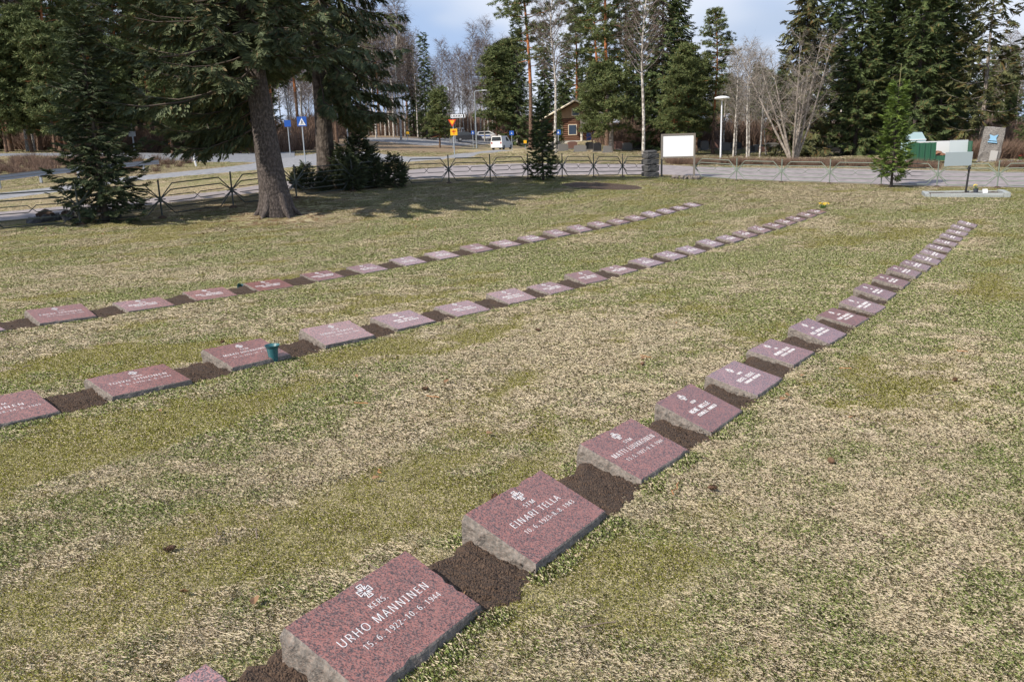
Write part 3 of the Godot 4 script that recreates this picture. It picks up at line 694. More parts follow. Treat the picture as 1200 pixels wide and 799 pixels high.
func make_markers() -> void:
	var plain_font := SystemFont.new()
	plain_font.font_names = PackedStringArray(["Droid Sans"])
	letter_font = FontVariation.new()
	letter_font.base_font = plain_font
	letter_font.variation_embolden = -0.35
	letter_font.spacing_glyph = 4
	var emblem := emblem_mesh()
	var row_name := ["row beside the leaning spruce", "row with yellow flowers", "row leading to the kerbed bed"]
	var counts := [0, 0, 0]
	for s in STONES: counts[s[0]] += 1
	var seen := [0, 0, 0]
	var worn := []
	for k in 6:
		worn.append([worn_line(3 + k % 3, 0.019, 9, 300 + k), worn_line(10 + k, 0.030, 4 + k % 3, 320 + k), worn_line(14 + k % 4, 0.022, 7, 340 + k)])
	for s in STONES:
		var row: int = s[0]
		var from_end: int = counts[row] - seen[row]
		seen[row] += 1
		var key := "%d_%d" % [row, int(s[1])]
		var pos := on_ground(s[2], s[3])
		var label := "red granite grave marker, %s from the fence end, %s" % [ordinal(from_end), row_name[row]]
		var t := thing("grave_marker", label, "gravestone", pos, PI / 2 - (ROW_ANGLE + s[4]), "granite grave markers in three rows")
		# lie along the slope of the lawn
		var a0 := on_ground(s[2] - sin(ROW_ANGLE) * 0.3, s[3] + cos(ROW_ANGLE) * 0.3)
		var a1 := on_ground(s[2] + sin(ROW_ANGLE) * 0.3, s[3] - cos(ROW_ANGLE) * 0.3)
		t.rotation.z = atan2(a1.y - a0.y, 0.6)
		var mm := marker_meshes(s[7], s[8], s[5], s[6], 1000 + row * 100 + int(s[1]))
		rng.seed = 500 + row * 50 + int(s[1])
		var pale := rng.randf() < 0.35
		if key in ["2_8", "0_1", "1_3"]: pale = false
		part("rough_block", mm[1], split_granite, t)
		part("polished_face", mm[0], granite_brown if key in ["2_8", "2_11", "0_9", "0_4", "1_3", "1_9", "0_1", "2_1", "2_2", "2_3", "2_4", "1_1", "1_2"] else (granite_pale if pale else granite), t)
		var lines: Array
		var frame := Transform3D(Basis(Vector3.RIGHT, s[5] - PI / 2), Vector3(0, s[6] + s[8] * 0.5 * sin(s[5]), 0))
		# in the face plane: x along the row, y towards the back edge
		var put := func(m: Mesh, called: String, x: float, y: float, squeeze := 1.0) -> void:
			var o := part(called, m, paint_white, t)
			o.transform = frame * Transform3D(Basis.IDENTITY.scaled(Vector3(squeeze, 1, 1)), Vector3(x, y, 0.0009))
		var dx := rng.randf_range(-0.02, 0.02)
		put.call(emblem, "cross_emblem", dx, 0.130)
		if INSCRIPTIONS.has(key):
			var ins: Array = INSCRIPTIONS[key]
			var hs := [0.022, 0.033, 0.023]
			var ys := [0.048, -0.014, -0.066]
			for i in 3:
				var tm := text_mesh(ins[i], hs[i])
				var o := part("inscription_line", tm, paint_white, t)
				var wid: float = tm.get_aabb().size.x
				var most: float = [0.11, 0.43, 0.36][i]
				var want: float = [0.09, 0.47 if ins[1].length() > 12 else 0.40, 0.42][i]
				var sq := clampf(want / maxf(wid, 0.01), 0.7, 1.35)
				o.transform = frame * Transform3D(Basis.IDENTITY.scaled(Vector3(sq, 1, 1)), Vector3([0.02, 0.0, 0.03][i], ys[i], 0.0009))
		else:
			var k: int = int(s[1]) % 6
			put.call(worn[k][0], "inscription_line", dx + 0.03, 0.05, 1.1)
			put.call(worn[(k + row) % 6][1], "inscription_line", dx, -0.018, 1.2)
			put.call(worn[(k + 2) % 6][2], "inscription_line", dx + 0.02, -0.062, 1.15)

func make_soil_beds() -> void:
	var n := noise(51, 2.2, 4)
	for row in 3:
		var st := STONES.filter(func(s): return s[0] == row)
		for i in range(-1, st.size()):
			var s: Array = st[maxi(i, 0)]
			var ang := ROW_ANGLE
			var ax := Vector2(sin(ang), -cos(ang))
			var bx := Vector2(cos(ang), sin(ang))
			var c0 := Vector2(s[2], s[3])
			var a_from: float = s[7] * 0.5 - 0.05
			var a_to := 0.0
			if i == -1:
				a_to = -s[7] * 0.5 + 0.05
				a_from = a_to - 0.5
			elif i < st.size() - 1:
				a_to = Vector2(st[i + 1][2] - s[2], st[i + 1][3] - s[3]).length() - st[i + 1][7] * 0.5 + 0.05
			else:
				a_to = a_from + 0.40
			var shift_next := 0.0
			if i >= 0 and i < st.size() - 1:
				shift_next = (Vector2(st[i + 1][2], st[i + 1][3]) - c0).dot(bx)
			var fine: bool = -s[3] < 9.0
			var na := 22 if fine else 10
			var nb := 20 if fine else 8
			var rows_ := []
			var hw := 0.205
			for k in na + 1:
				var line := []
				var fa := float(k) / na
				for q in nb + 1:
					var fb := float(q) / nb * 2.0 - 1.0
					var off: float = lerpf(0.0, shift_next, clampf((a_from + (a_to - a_from) * fa) / 1.05, 0.0, 1.0))
					var wob := 1.0 + n.get_noise_2d(c0.x * 3.0 + fa * 1.4, c0.y + signf(fb) * 3.0) * 0.34 + n.get_noise_2d(c0.x + fa * 5.0, c0.y + signf(fb) * 9.0) * 0.22
					var p2 := c0 + ax * (a_from + (a_to - a_from) * fa) + bx * (fb * hw * wob + off)
					if i == st.size() - 1 and k > 0: p2 += ax * n.get_noise_2d(fb * 2.0, c0.y) * 0.08
					var edge := minf(1.0, (1.0 - absf(fb)) * 4.0)
					# soil lies a little higher against the raised back edges of the slabs
					var hgt := 0.012 + 0.040 * edge * (0.6 + 0.4 * n.get_noise_2d(p2.x * 2.0, p2.y * 2.0)) + (-fb) * 0.03 * edge + 0.03 * edge * fa * maxf(-fb, 0.0)
					hgt += n.get_noise_2d(p2.x * 14.0, p2.y * 14.0) * 0.016 * edge
					if absf(fb) > 0.99: hgt = -0.012
					line.append(on_ground(p2.x, p2.y, hgt))
				rows_.append(line)
			var b := MB.new()
			for k in na:
				for q in nb:
					b.quad(rows_[k][q], rows_[k + 1][q], rows_[k + 1][q + 1], rows_[k][q + 1])
			# loose crumbs
			rng.seed = 900 + row * 60 + i
			for k in (260 if fine else 30):
				var fa := rng.randf()
				var p2 := c0 + ax * (a_from + (a_to - a_from) * fa) + bx * (rng.randf_range(-1.05, 1.05) * hw + shift_next * fa)
				var r := rng.randf_range(0.002, 0.007) * (1.0 if fine else 1.6)
				var o := on_ground(p2.x, p2.y, 0.034 + r * 0.3)
				var bs := Basis(Vector3(rng.randf(), rng.randf(), rng.randf()).normalized(), rng.randf() * TAU)
				var t4 := [o + bs * Vector3(r, 0, -r * 0.6), o + bs * Vector3(-r, 0, -r * 0.6), o + bs * Vector3(0, 0, r), o + bs * Vector3(0, r * 1.2, 0)]
				b.tri(t4[0], t4[3], t4[1]); b.tri(t4[1], t4[3], t4[2]); b.tri(t4[2], t4[3], t4[0]); b.tri(t4[0], t4[1], t4[2])
			tag(part("soil_bed", b.mesh(), soil_mat, self), "", "", "", "structure")
	# round planting bed by the fence
	var bb := MB.new()
	var ctr := Vector2(3.72, -33.6)
	var pr := []
	for r in 9:
		var line := []
		for k in 48:
			var w := TAU * k / 48.0
			var rad := 1.66 * r / 8.0 * (1.0 + (0.03 * n.get_noise_1d(k * 0.9) if r > 0 else 0.0))
			var q := ctr + Vector2(cos(w), sin(w)) * rad
			line.append(on_ground(q.x, q.y, (0.06 * (1.0 - pow(r / 8.0, 3.0)) + 0.01 + n.get_noise_2d(q.x * 6.0, q.y * 6.0) * 0.03) if r < 8 else -0.02))
		pr.append(line)
	for r in 8:
		for k in 48:
			bb.quad(pr[r][k], pr[r + 1][k], pr[r + 1][(k + 1) % 48], pr[r][(k + 1) % 48])
	tag(part("soil_bed", bb.mesh(), soil_mat, self), "", "", "", "structure")

# ------------------------------------------------------------------ fence, pillar, board
func fence_panel_mesh(len_: float) -> ArrayMesh:
	var b := MB.new()
	var r := 0.0185
	var hub := 0.52
	var bars := [[0.94, 0.40, 0.035], [0.76, 0.34, 0.02], [0.27, 0.34, -0.02], [0.10, 0.40, -0.035]]
	for k in bars:
		var y: float = k[0]
		var inx: float = k[1]
		b.tube([Vector3(0.03, hub + k[2], 0), Vector3(inx, y, 0), Vector3(len_ - inx, y, 0), Vector3(len_ - 0.03, hub + k[2], 0)], [r, r, r, r], 5)
	var t := 0.012
	var c := len_ * 0.5
	b.tube([Vector3(0.25, hub + 0.085, 0), Vector3(c - 0.10, hub + 0.085, 0), Vector3(c + 0.10, hub - 0.085, 0), Vector3(len_ - 0.25, hub - 0.085, 0)], [t, t, t, t], 4)
	b.tube([Vector3(0.25, hub - 0.085, 0.02), Vector3(c - 0.10, hub - 0.085, 0.02), Vector3(c + 0.10, hub + 0.085, 0.02), Vector3(len_ - 0.25, hub + 0.085, 0.02)], [t, t, t, t], 4)
	return b.mesh()

func fence_post_mesh() -> ArrayMesh:
	var b := MB.new()
	b.tube([Vector3(0, -0.15, 0), Vector3(0, 1.07, 0)], [0.026, 0.024], 8)
	b.tube([Vector3(-0.16, 0.52, 0), Vector3(0.16, 0.52, 0)], [0.016, 0.016], 6)
	b.tube([Vector3(0, 0.44, 0), Vector3(0, 0.60, 0)], [0.045, 0.045], 8)
	return b.mesh()

func footing_mesh() -> ArrayMesh:
	var b := MB.new()
	b.lathe([Vector2(0.20, -0.1), Vector2(0.16, 0.02), Vector2(0.07, 0.09), Vector2(0.0, 0.10)], 9)
	return b.mesh()

func make_fence(points: Array, label: String, m: Material, extra_before: int, extra_after: int) -> void:
	var p := []
	for q in points: p.append(Vector3(q[0], 0, q[2]))
	var d: Vector3 = (p[-1] - p[0]) / (p.size() - 1)
	for k in extra_before: p.push_front(p[0] - d)
	for k in extra_after: p.append(p[-1] + d)
	for i in p.size(): p[i].y = ground_y(p[i].x, p[i].z)
	var t := thing("ornamental_fence", label, "fence", p[0])
	var panel := fence_panel_mesh(d.length())
	var post := fence_post_mesh()
	var foot := footing_mesh()
	for i in p.size():
		var o := part("post", post, m, t)
		var face := Basis(d.normalized(), Vector3.UP, d.normalized().cross(Vector3.UP))
		o.transform = Transform3D(face, p[i] - p[0])
		var ft := part("footing", foot, soil_mat, t)
		ft.position = p[i] - p[0] + Vector3(0, -0.03, 0)
		if i < p.size() - 1:
			var pn := part("panel", panel, m, t)
			var dd: Vector3 = p[i + 1] - p[i]
			pn.transform = Transform3D(Basis(dd / d.length(), Vector3.UP, d.normalized().cross(Vector3.UP)), p[i] - p[0])

func rock_mesh(seed_: int, size: Vector3, detail := 5) -> ArrayMesh:
	var n := noise(seed_, 1.1, 3)
	var b := MB.new()
	var rows := []
	for j in detail + 1:
		var line := []
		var th := PI * j / detail
		for i in detail * 2:
			var w := TAU * i / (detail * 2)
			var q := Vector3(sin(th) * cos(w), cos(th), sin(th) * sin(w))
			q *= 1.0 + n.get_noise_3dv(q * 1.2) * 0.55
			line.append(Vector3(q.x * size.x, q.y * size.y, q.z * size.z))
		rows.append(line)
	for j in detail:
		for i in detail * 2:
			var k := (i + 1) % (detail * 2)
			b.quad(rows[j][i], rows[j + 1][i], rows[j + 1][k], rows[j][k])
	return b.mesh()

func block_mesh(seed_: int, half: Vector3, rough := 0.012) -> ArrayMesh:   # hewn block: subdivided, uneven faces
	var n := noise(seed_, 6.0, 3)
	var b := MB.new()
	var nn := 6
	for ax in 3:
		for sg in [-1.0, 1.0]:
			var pts := []
			for j in nn + 1:
				var line := []
				for i in nn + 1:
					var u := -1.0 + 2.0 * i / nn
					var w := -1.0 + 2.0 * j / nn
					var q := Vector3.ZERO
					q[ax] = sg
					q[(ax + 1) % 3] = u
					q[(ax + 2) % 3] = w
					var e := Vector3(q.x * half.x, q.y * half.y, q.z * half.z)
					e += Vector3(n.get_noise_3dv(e), n.get_noise_3dv(e + Vector3(3, 1, 2)), n.get_noise_3dv(e + Vector3(7, 5, 1))) * rough * 2.0
					e -= q * rough * 0.6 * (pow(absf(u), 6.0) + pow(absf(w), 6.0))
					line.append(e)
				pts.append(line)
			for j in nn:
				for i in nn:
					if sg > 0: b.quad(pts[j][i], pts[j + 1][i], pts[j + 1][i + 1], pts[j][i + 1])
					else: b.quad(pts[j][i], pts[j][i + 1], pts[j + 1][i + 1], pts[j + 1][i])
	return b.mesh()

func make_pillar_and_board() -> void:
	var pm := mat("dark_granite", Color(1, 1, 1), 0.9)
	triplanar(pm, picture(512, noise(61, 0.06, 4), [[0.0, Color8(34, 34, 36)], [0.5, Color8(68, 68, 70)], [0.75, Color8(92, 92, 92)], [1.0, Color8(132, 132, 130)]], noise(62, 0.4, 2), 0.3), 0.9)
	var pos := on_ground(7.0, -41.9)
	var t := thing("gate_pillar", "dark rough granite block pillar where the fence meets the white board", "pillar", pos, 0.35)
	var y := -0.1
	var hts := [0.36, 0.33, 0.30, 0.26]
	for i in 4:
		var o := part("granite_block", block_mesh(70 + i, Vector3(0.33 - 0.01 * (i % 2), hts[i] * 0.5 - 0.008, 0.31), 0.016), pm, t)
		o.position = Vector3(0.012 * (i % 2), y + hts[i] * 0.5, 0)
		y += hts[i]
	var cap := part("cap_stone", block_mesh(79, Vector3(0.27, 0.07, 0.26), 0.02), pm, t)
	cap.position = Vector3(0, y + 0.055, 0)
	# white notice board
	var a := on_ground(7.62, -42.25)
	var c := on_ground(9.15, -41.95)
	var wood := mat("grey_timber", lin(0.16, 0.145, 0.13), 0.85)
	var white := mat("white_board", lin(0.76, 0.78, 0.82), 0.5)
	var d := c - a
	var ln := Vector2(d.x, d.z).length()
	var bd := thing("notice_board", "blank white notice board in grey timber frame on two posts", "notice board", a, -atan2(d.z, d.x))
	for k in 2:
		var b := MB.new()
		b.box(Vector3(k * ln - 0.045, -0.3, -0.045), Vector3(k * ln + 0.045, 2.05, 0.045))
		part("post", b.mesh(), wood, bd)
	for k in 2:
		var b := MB.new()
		b.box(Vector3(0.047, [0.90, 1.965][k], -0.04), Vector3(ln - 0.047, [0.97, 2.05][k], 0.04))
		part("rail", b.mesh(), wood, bd)
	var b2 := MB.new()
	b2.box(Vector3(0.047, 0.972, -0.015), Vector3(ln - 0.047, 1.963, 0.015))
	part("panel", b2.mesh(), white, bd)
	# stones lying at its foot
	rng.seed = 8
	for k in 4:
		var q := on_ground(8.05 + k * 0.36, -41.0 + rng.randf_range(-0.15, 0.2))
		var o := part("field_stone", rock_mesh(600 + k, Vector3(0.2 + 0.07 * (k % 2), 0.15, 0.17)), mats["split_granite"], self)
		o.position = q + Vector3(0, 0.06, 0)
		o.rotation.y = k * 1.3
		tag(o, "grey field stone lying in front of the white notice board", "stone", "field stones below the notice board")
	# heap of peat and stones by the fence at the young spruce
	for k in 13:
		var x := -12.9 + 0.13 * k + rng.randf_range(-0.1, 0.1)
		var z := -23.3 - 0.10 * k + rng.randf_range(-0.2, 0.2)
		var up := 0.16 if k % 3 == 1 else 0.04
		var dark: bool = k % 3 == 1
		var o := part("peat_clod" if dark else "field_stone", rock_mesh(640 + k, Vector3(rng.randf_range(0.14, 0.26), rng.randf_range(0.10, 0.17), rng.randf_range(0.13, 0.2))), soil_mat if dark else mats["dark_granite"], self)
		o.position = on_ground(x, z, up)
		o.rotation.y = rng.randf() * TAU
		tag(o, "dark brown clod on the heap beside the fence and young spruce" if dark else "grey stone in the heap beside the fence and young spruce", "clod" if dark else "stone", "clods on the heap" if dark else "stones in the heap")

# ------------------------------------------------------------------ small things on the lawn
func make_vase(pos: Vector3, label: String, lean := 0.0) -> void:
	var b := MB.new()
	b.lathe([Vector2(0.0, 0.0), Vector2(0.036, 0.0), Vector2(0.040, 0.01), Vector2(0.050, 0.11), Vector2(0.056, 0.150), Vector2(0.071, 0.176), Vector2(0.073, 0.181), Vector2(0.069, 0.180), Vector2(0.053, 0.150), Vector2(0.046, 0.09), Vector2(0.036, 0.02), Vector2(0.0, 0.018)], 32)
	var m := mat("teal_plastic", lin(0.026, 0.115, 0.135), 0.42)
	var o := part("grave_vase", b.mesh(), m, self)
	o.position = pos
	o.rotation.z = lean
	if lean != 0.0: o.rotation.y = 0.9
	else: o.scale = Vector3.ONE * 0.92
	tag(o, label, "vase")

func flower_clump(name_: String, label: String, pos: Vector3, n: int, spread: float, high: float, group := "") -> Node3D:
	var t := thing(name_, label, "flowers", pos, 0.0, group)
	var leaf := MB.new()
	var pet := MB.new()
	for i in n * 4:
		var w := rng.randf() * TAU
		var r := spread * sqrt(rng.randf())
		var base := Vector3(cos(w) * r * 0.6, 0, sin(w) * r * 0.6)
		var tip := Vector3(cos(w) * r, high * rng.randf_range(0.5, 1.0), sin(w) * r)
		var side := Vector3(-sin(w), 0, cos(w)) * 0.006
		leaf.tri(base - side, tip, base + side)
	for i in n:
		var w := rng.randf() * TAU
		var r := spread * sqrt(rng.randf())
		var c := Vector3(cos(w) * r, high * rng.randf_range(0.75, 1.1), sin(w) * r)
		var tilt := Basis(Vector3(rng.randf_range(-1, 1), 0, rng.randf_range(-1, 1)).normalized(), rng.randf_range(0.1, 0.8))
		for k in 6:
			var a := TAU * k / 6.0
			var e := TAU * (k + 0.8) / 6.0
			pet.tri(c, c + tilt * Vector3(cos(a), 0.25, sin(a)) * 0.026, c + tilt * Vector3(cos(e), 0.25, sin(e)) * 0.026)
	part("leaves", leaf.mesh(), mat("flower_leaf", lin(0.06, 0.13, 0.03), 0.7), t)
	part("blossoms", pet.mesh(), mat("yellow_petal", lin(0.80, 0.58, 0.02), 0.6), t)
	return t

func make_small_things() -> void:
	make_vase(on_ground(-2.14, -7.325), "teal plastic grave vase standing before a marker in the flower row")
	make_vase(on_ground(-3.86, -12.42, 0.05), "teal plastic grave vase lying half hidden behind a marker", PI / 2 + 0.06)
	rng.seed = 12
	flower_clump("flower_clump", "yellow flowers on the last granite marker of the middle row", on_ground(9.35, -25.2, 0.06), 26, 0.15, 0.14)
	# dry leaves, cones and twigs on the grass
	var leaf_m := mat("dry_leaf", lin(0.20, 0.115, 0.06), 0.85)
	var cone_m := mat("cone", lin(0.13, 0.075, 0.045), 0.9)
	var twig_m := mat("twig", lin(0.15, 0.115, 0.09), 0.9)
	var orange_m := mat("orange_twig", lin(0.36, 0.17, 0.07), 0.8)
	var cone := MB.new()
	for j in 9:
		for k in 8:
			var w := TAU * (k + 0.5 * (j % 2)) / 8.0
			var y := j * 0.006
			var r := 0.016 * sin(PI * (j + 0.8) / 10.0)
			var o := Vector3(cos(w) * r, y, sin(w) * r)
			var s := Vector3(-sin(w), 0, cos(w)) * 0.005
			cone.tri(o - s - Vector3(cos(w), 0, sin(w)) * 0.006, o + Vector3(cos(w) * 0.005, 0.007, sin(w) * 0.005), o + s - Vector3(cos(w), 0, sin(w)) * 0.006)
	cone.lathe([Vector2(0, 0), Vector2(0.011, 0.012), Vector2(0.011, 0.03), Vector2(0, 0.055)], 8)
	var cone_mesh := cone.mesh()
	var leaf := MB.new()
	for k in 8:
		var w0 := TAU * k / 8.0
		var w1 := TAU * (k + 1) / 8.0
		leaf.tri(Vector3(0, 0.004, 0), Vector3(cos(w0) * 0.026, 0.010 + 0.006 * sin(w0 * 2.0), sin(w0) * 0.015), Vector3(cos(w1) * 0.026, 0.010 + 0.006 * sin(w1 * 2.0), sin(w1) * 0.015))
	var leaf_mesh := leaf.mesh()
	var cones := [[0.97, -4.0], [-0.10, -3.96], [1.75, -4.35], [1.1, -6.9], [-0.65, -6.2], [2.9, -3.7], [-1.5, -3.4], [3.4, -6.2], [0.3, -8.6], [-2.9, -8.3]]
	for q in cones:
		var o := part("spruce_cone", cone_mesh, cone_m, self)
		o.position = on_ground(q[0], q[1], 0.028)
		o.rotation = Vector3(0, rng.randf() * TAU, PI / 2 + rng.randf_range(-0.2, 0.2))
		tag(o, "small brown spruce cone lying on the mown grass", "cone", "cones scattered over the lawn")
	for k in 60:
		var x: float
		var z: float
		if k < 22:
			z = -rng.randf_range(2.6, 9.0); x = rng.randf_range(-0.6, 0.6) * -z
		else:
			z = -rng.randf_range(21.0, 26.0); x = -rng.randf_range(1.0, 12.0)
		var o := part("dry_leaf", leaf_mesh, leaf_m, self)
		o.position = on_ground(x, z, 0.025)
		o.rotation = Vector3(rng.randf_range(-0.4, 0.4), rng.randf() * TAU, rng.randf_range(-0.4, 0.4))
		if k >= 22: o.scale = Vector3.ONE * 1.7
		tag(o, "dry brown leaf on the grass between the marker rows" if k < 22 else "dry brown leaf on the grass before the big spruce", "leaf", "dry leaves between the rows" if k < 22 else "dry leaves before the big spruce")
	for k in 30:
		var z := -rng.randf_range(2.6, 8.0)
		var x := rng.randf_range(-0.6, 0.62) * -z
		var b := MB.new()
		var l := rng.randf_range(0.06, 0.2)
		var pts := []
		var rad := []
		for i in 5:
			pts.append(Vector3((i / 4.0 - 0.5) * l, 0.004 + rng.randf_range(0, 0.008), rng.randf_range(-0.012, 0.012)))
			rad.append(0.0032)
		b.tube(pts, rad, 4)
		var o := part("fallen_twig", b.mesh(), orange_m if k % 4 == 0 else twig_m, self)
		o.position = on_ground(x, z, 0.022)
		o.rotation.y = rng.randf() * TAU
		tag(o, "thin orange-brown twig lying on the mown grass" if k % 4 == 0 else "thin grey-brown twig lying on the mown grass", "twig", "orange twigs on the lawn" if k % 4 == 0 else "grey twigs on the lawn")

func make_kerbed_bed() -> void:
	var c := Vector2(16.05, -29.95)
	var ang := 0.36
	var pos := on_ground(c.x, c.y)
	var t := thing("kerbed_flower_bed", "granite kerbed flower bed on the lawn before the fence", "flower bed", pos, -ang)
	var gm := mat("kerb_granite", Color(1, 1, 1), 0.85)
	triplanar(gm, picture(256, noise(71, 0.1, 4), [[0.0, Color8(100, 106, 110)], [0.5, Color8(140, 146, 148)], [1.0, Color8(176, 180, 178)]], noise(72, 0.4, 2), 0.25), 0.7)
	var hx := 1.28
	var hz := 0.62
	var spec := [[Vector3(0, 0.05, hz), Vector3(hx - 0.16, 0.1, 0.07)], [Vector3(0, 0.05, -hz), Vector3(hx - 0.16, 0.1, 0.07)], [Vector3(-hx + 0.07, 0.05, 0), Vector3(0.08, 0.1, hz + 0.08)], [Vector3(hx - 0.05, 0.06, 0), Vector3(0.1, 0.12, hz + 0.1)]]
	for i in 4:
		var o := part("kerb_stone", block_mesh(90 + i, spec[i][1], 0.007), gm, t)
		o.position = spec[i][0]
	var b := MB.new()
	var n := noise(91, 2.0, 3)
	for i in 14:
		for j in 6:
			var q := []
			for e in [[0, 0], [1, 0], [1, 1], [0, 1]]:
				var x: float = lerpf(-hx + 0.14, hx - 0.14, (i + e[0]) / 14.0)
				var z: float = lerpf(-hz + 0.06, hz - 0.06, (j + e[1]) / 6.0)
				q.append(Vector3(x, 0.10 + n.get_noise_2d(x * 3.0, z * 3.0) * 0.04, z))
			b.quad(q[0], q[1], q[2], q[3])
	part("soil", b.mesh(), soil_mat, t)
	# information panel on one dark post
	var sp := on_ground(16.28, -30.3, 0.06)
	var s := thing("information_panel", "pale tilted information panel on one dark post in the kerbed bed", "sign", sp, -0.15)
	var dark := mat("dark_iron", lin(0.028, 0.028, 0.03), 0.5, 0.3)
	var pb := MB.new()
	pb.tube([Vector3(0, -0.2, 0), Vector3(0.10, 1.30, -0.03)], [0.035, 0.032], 8)
	part("post", pb.mesh(), dark, s)
	var bb := MB.new()
	bb.tube([Vector3(0.02, 0.84, 0.03), Vector3(0.06, 0.94, 0.05)], [0.055, 0.055], 8)
	part("bracket", bb.mesh(), dark, s)
	var fb := MB.new()
	fb.obox(Vector3(-0.33, 1.22, 0.02), Basis(Vector3.RIGHT, 0.12), Vector3(0.45, 0.24, 0.012))
	part("panel", fb.mesh(), mat("panel_face", lin(0.30, 0.36, 0.40), 0.35), s)
	# pot with yellow flowers and a white card
	rng.seed = 31
	var pp := on_ground(16.46, -29.95, 0.10)
	var f := flower_clump("potted_flowers", "yellow flowers in a dark pot on the kerbed bed", pp + Vector3(0, 0.14, 0), 12, 0.08, 0.14)
	var pot := MB.new()
	pot.lathe([Vector2(0, -0.15), Vector2(0.06, -0.15), Vector2(0.085, 0.0), Vector2(0.09, 0.02), Vector2(0.0, 0.01)], 14)
	part("pot", pot.mesh(), mat("dark_pot", lin(0.05, 0.06, 0.08), 0.6), f)
	var card := MB.new()
	card.obox(Vector3(0, 0.06, 0), Basis(Vector3.RIGHT, -0.35), Vector3(0.085, 0.07, 0.008))
	var co := part("name_card", card.mesh(), mat("white_card", lin(0.75, 0.76, 0.78), 0.6), self)
	co.position = on_ground(16.68, -29.75, 0.12)
	tag(co, "small white card beside the yellow flowers on the kerbed bed", "card")

# ------------------------------------------------------------------ trees
# a spray: one twig with side twigs, each two crossed slivers; one unit long along +x
func spray(seed_: int, sides: int, fat: float, droop: float, tone: Array) -> Array:
	rng.seed = seed_
	var v := PackedVector3Array()
	var c := PackedColorArray()
	var sliver := func(a: Vector3, b: Vector3, w: float, col: Color) -> void:
		var d := (b - a).normalized()
		var s1 := d.cross(Vector3.UP)
		if s1.length() < 0.1: s1 = Vector3.RIGHT
		s1 = s1.normalized() * w
		var s2 := d.cross(s1).normalized() * w * 0.7
		var m := a.lerp(b, 0.4)
		for s in [s1, s2]:
			v.append_array(PackedVector3Array([a, m + s, b, a, b, m - s]))
			for k in 6: c.append(col)
	var tint := func() -> Color:
		var k := rng.randf()
		var q: Color = (tone[0] as Color).lerp(tone[1], k)
		if rng.randf() < tone[3]: q = tone[2]
		return q
	sliver.call(Vector3.ZERO, Vector3(1, -droop, 0), fat, tint.call())
	for i in sides:
		var f := 0.12 + 0.8 * i / sides
		var s := 1.0 if i % 2 == 0 else -1.0
		var l := (0.62 - 0.42 * f) * rng.randf_range(0.75, 1.2)
		var base := Vector3(f, -droop * f, 0)
		var tip := base + Vector3(l * rng.randf_range(0.55, 0.85), -l * rng.randf_range(0.0, 0.35) - droop * 0.3 * l, s * l * 0.8)
		sliver.call(base, tip, fat * rng.randf_range(0.7, 1.0), tint.call())
	return [v, c]

# a pine tuft: long needles bursting from a twig end
func pompom(seed_: int, needles: int, tone: Array) -> Array:
	rng.seed = seed_
	var v := PackedVector3Array()
	var c := PackedColorArray()
	for i in needles:
		var d := Vector3(rng.randfn(), rng.randfn() * 0.75 + 0.35, rng.randfn()).normalized()
		var a := d * 0.08 + Vector3(rng.randf_range(-0.25, 0.25), rng.randf_range(-0.08, 0.08), rng.randf_range(-0.25, 0.25))
		var b := a + d * rng.randf_range(0.45, 0.75)
		var s := d.cross(Vector3(rng.randfn(), rng.randfn(), rng.randfn())).normalized() * 0.075
		v.append_array(PackedVector3Array([a - s, b, a + s]))
		var q: Color = (tone[0] as Color).lerp(tone[1], rng.randf())
		if rng.randf() < tone[3]: q = tone[2]
		for k in 3: c.append(q)
	return [v, c]

func stamp_dir(b: MB, sp: Array, at: Vector3, dir: Vector3, size: float, roll: float) -> void:
	var x := dir.normalized()
	var z := x.cross(Vector3.UP)
	if z.length() < 0.05: z = Vector3.BACK
	z = z.normalized()
	var y := z.cross(x)
	var bs := Basis(x, y, z) * Basis(Vector3.RIGHT, roll)
	b.stamp(Transform3D(bs.scaled_local(Vector3.ONE * size), at), sp[0], sp[1])

func bark_mat(key: String, dark: Color, light: Color, metres := 1.2) -> StandardMaterial3D:
	if mats.has(key): return mats[key]
	var m := mat(key, Color(1, 1, 1), 0.95)
	var n := noise(key.hash() % 1000, 0.03, 4)
	triplanar(m, picture(256, n, [[0.0, dark], [0.45, dark.lerp(light, 0.4)], [0.7, light], [1.0, light.lightened(0.15)]], noise(5, 0.4, 2), 0.3), metres)
	m.uv1_scale = Vector3(1.0 / metres, 0.5 / metres, 1.0 / metres)
	bumpy(m, texs["bark_bump"], 2.5)
	return m

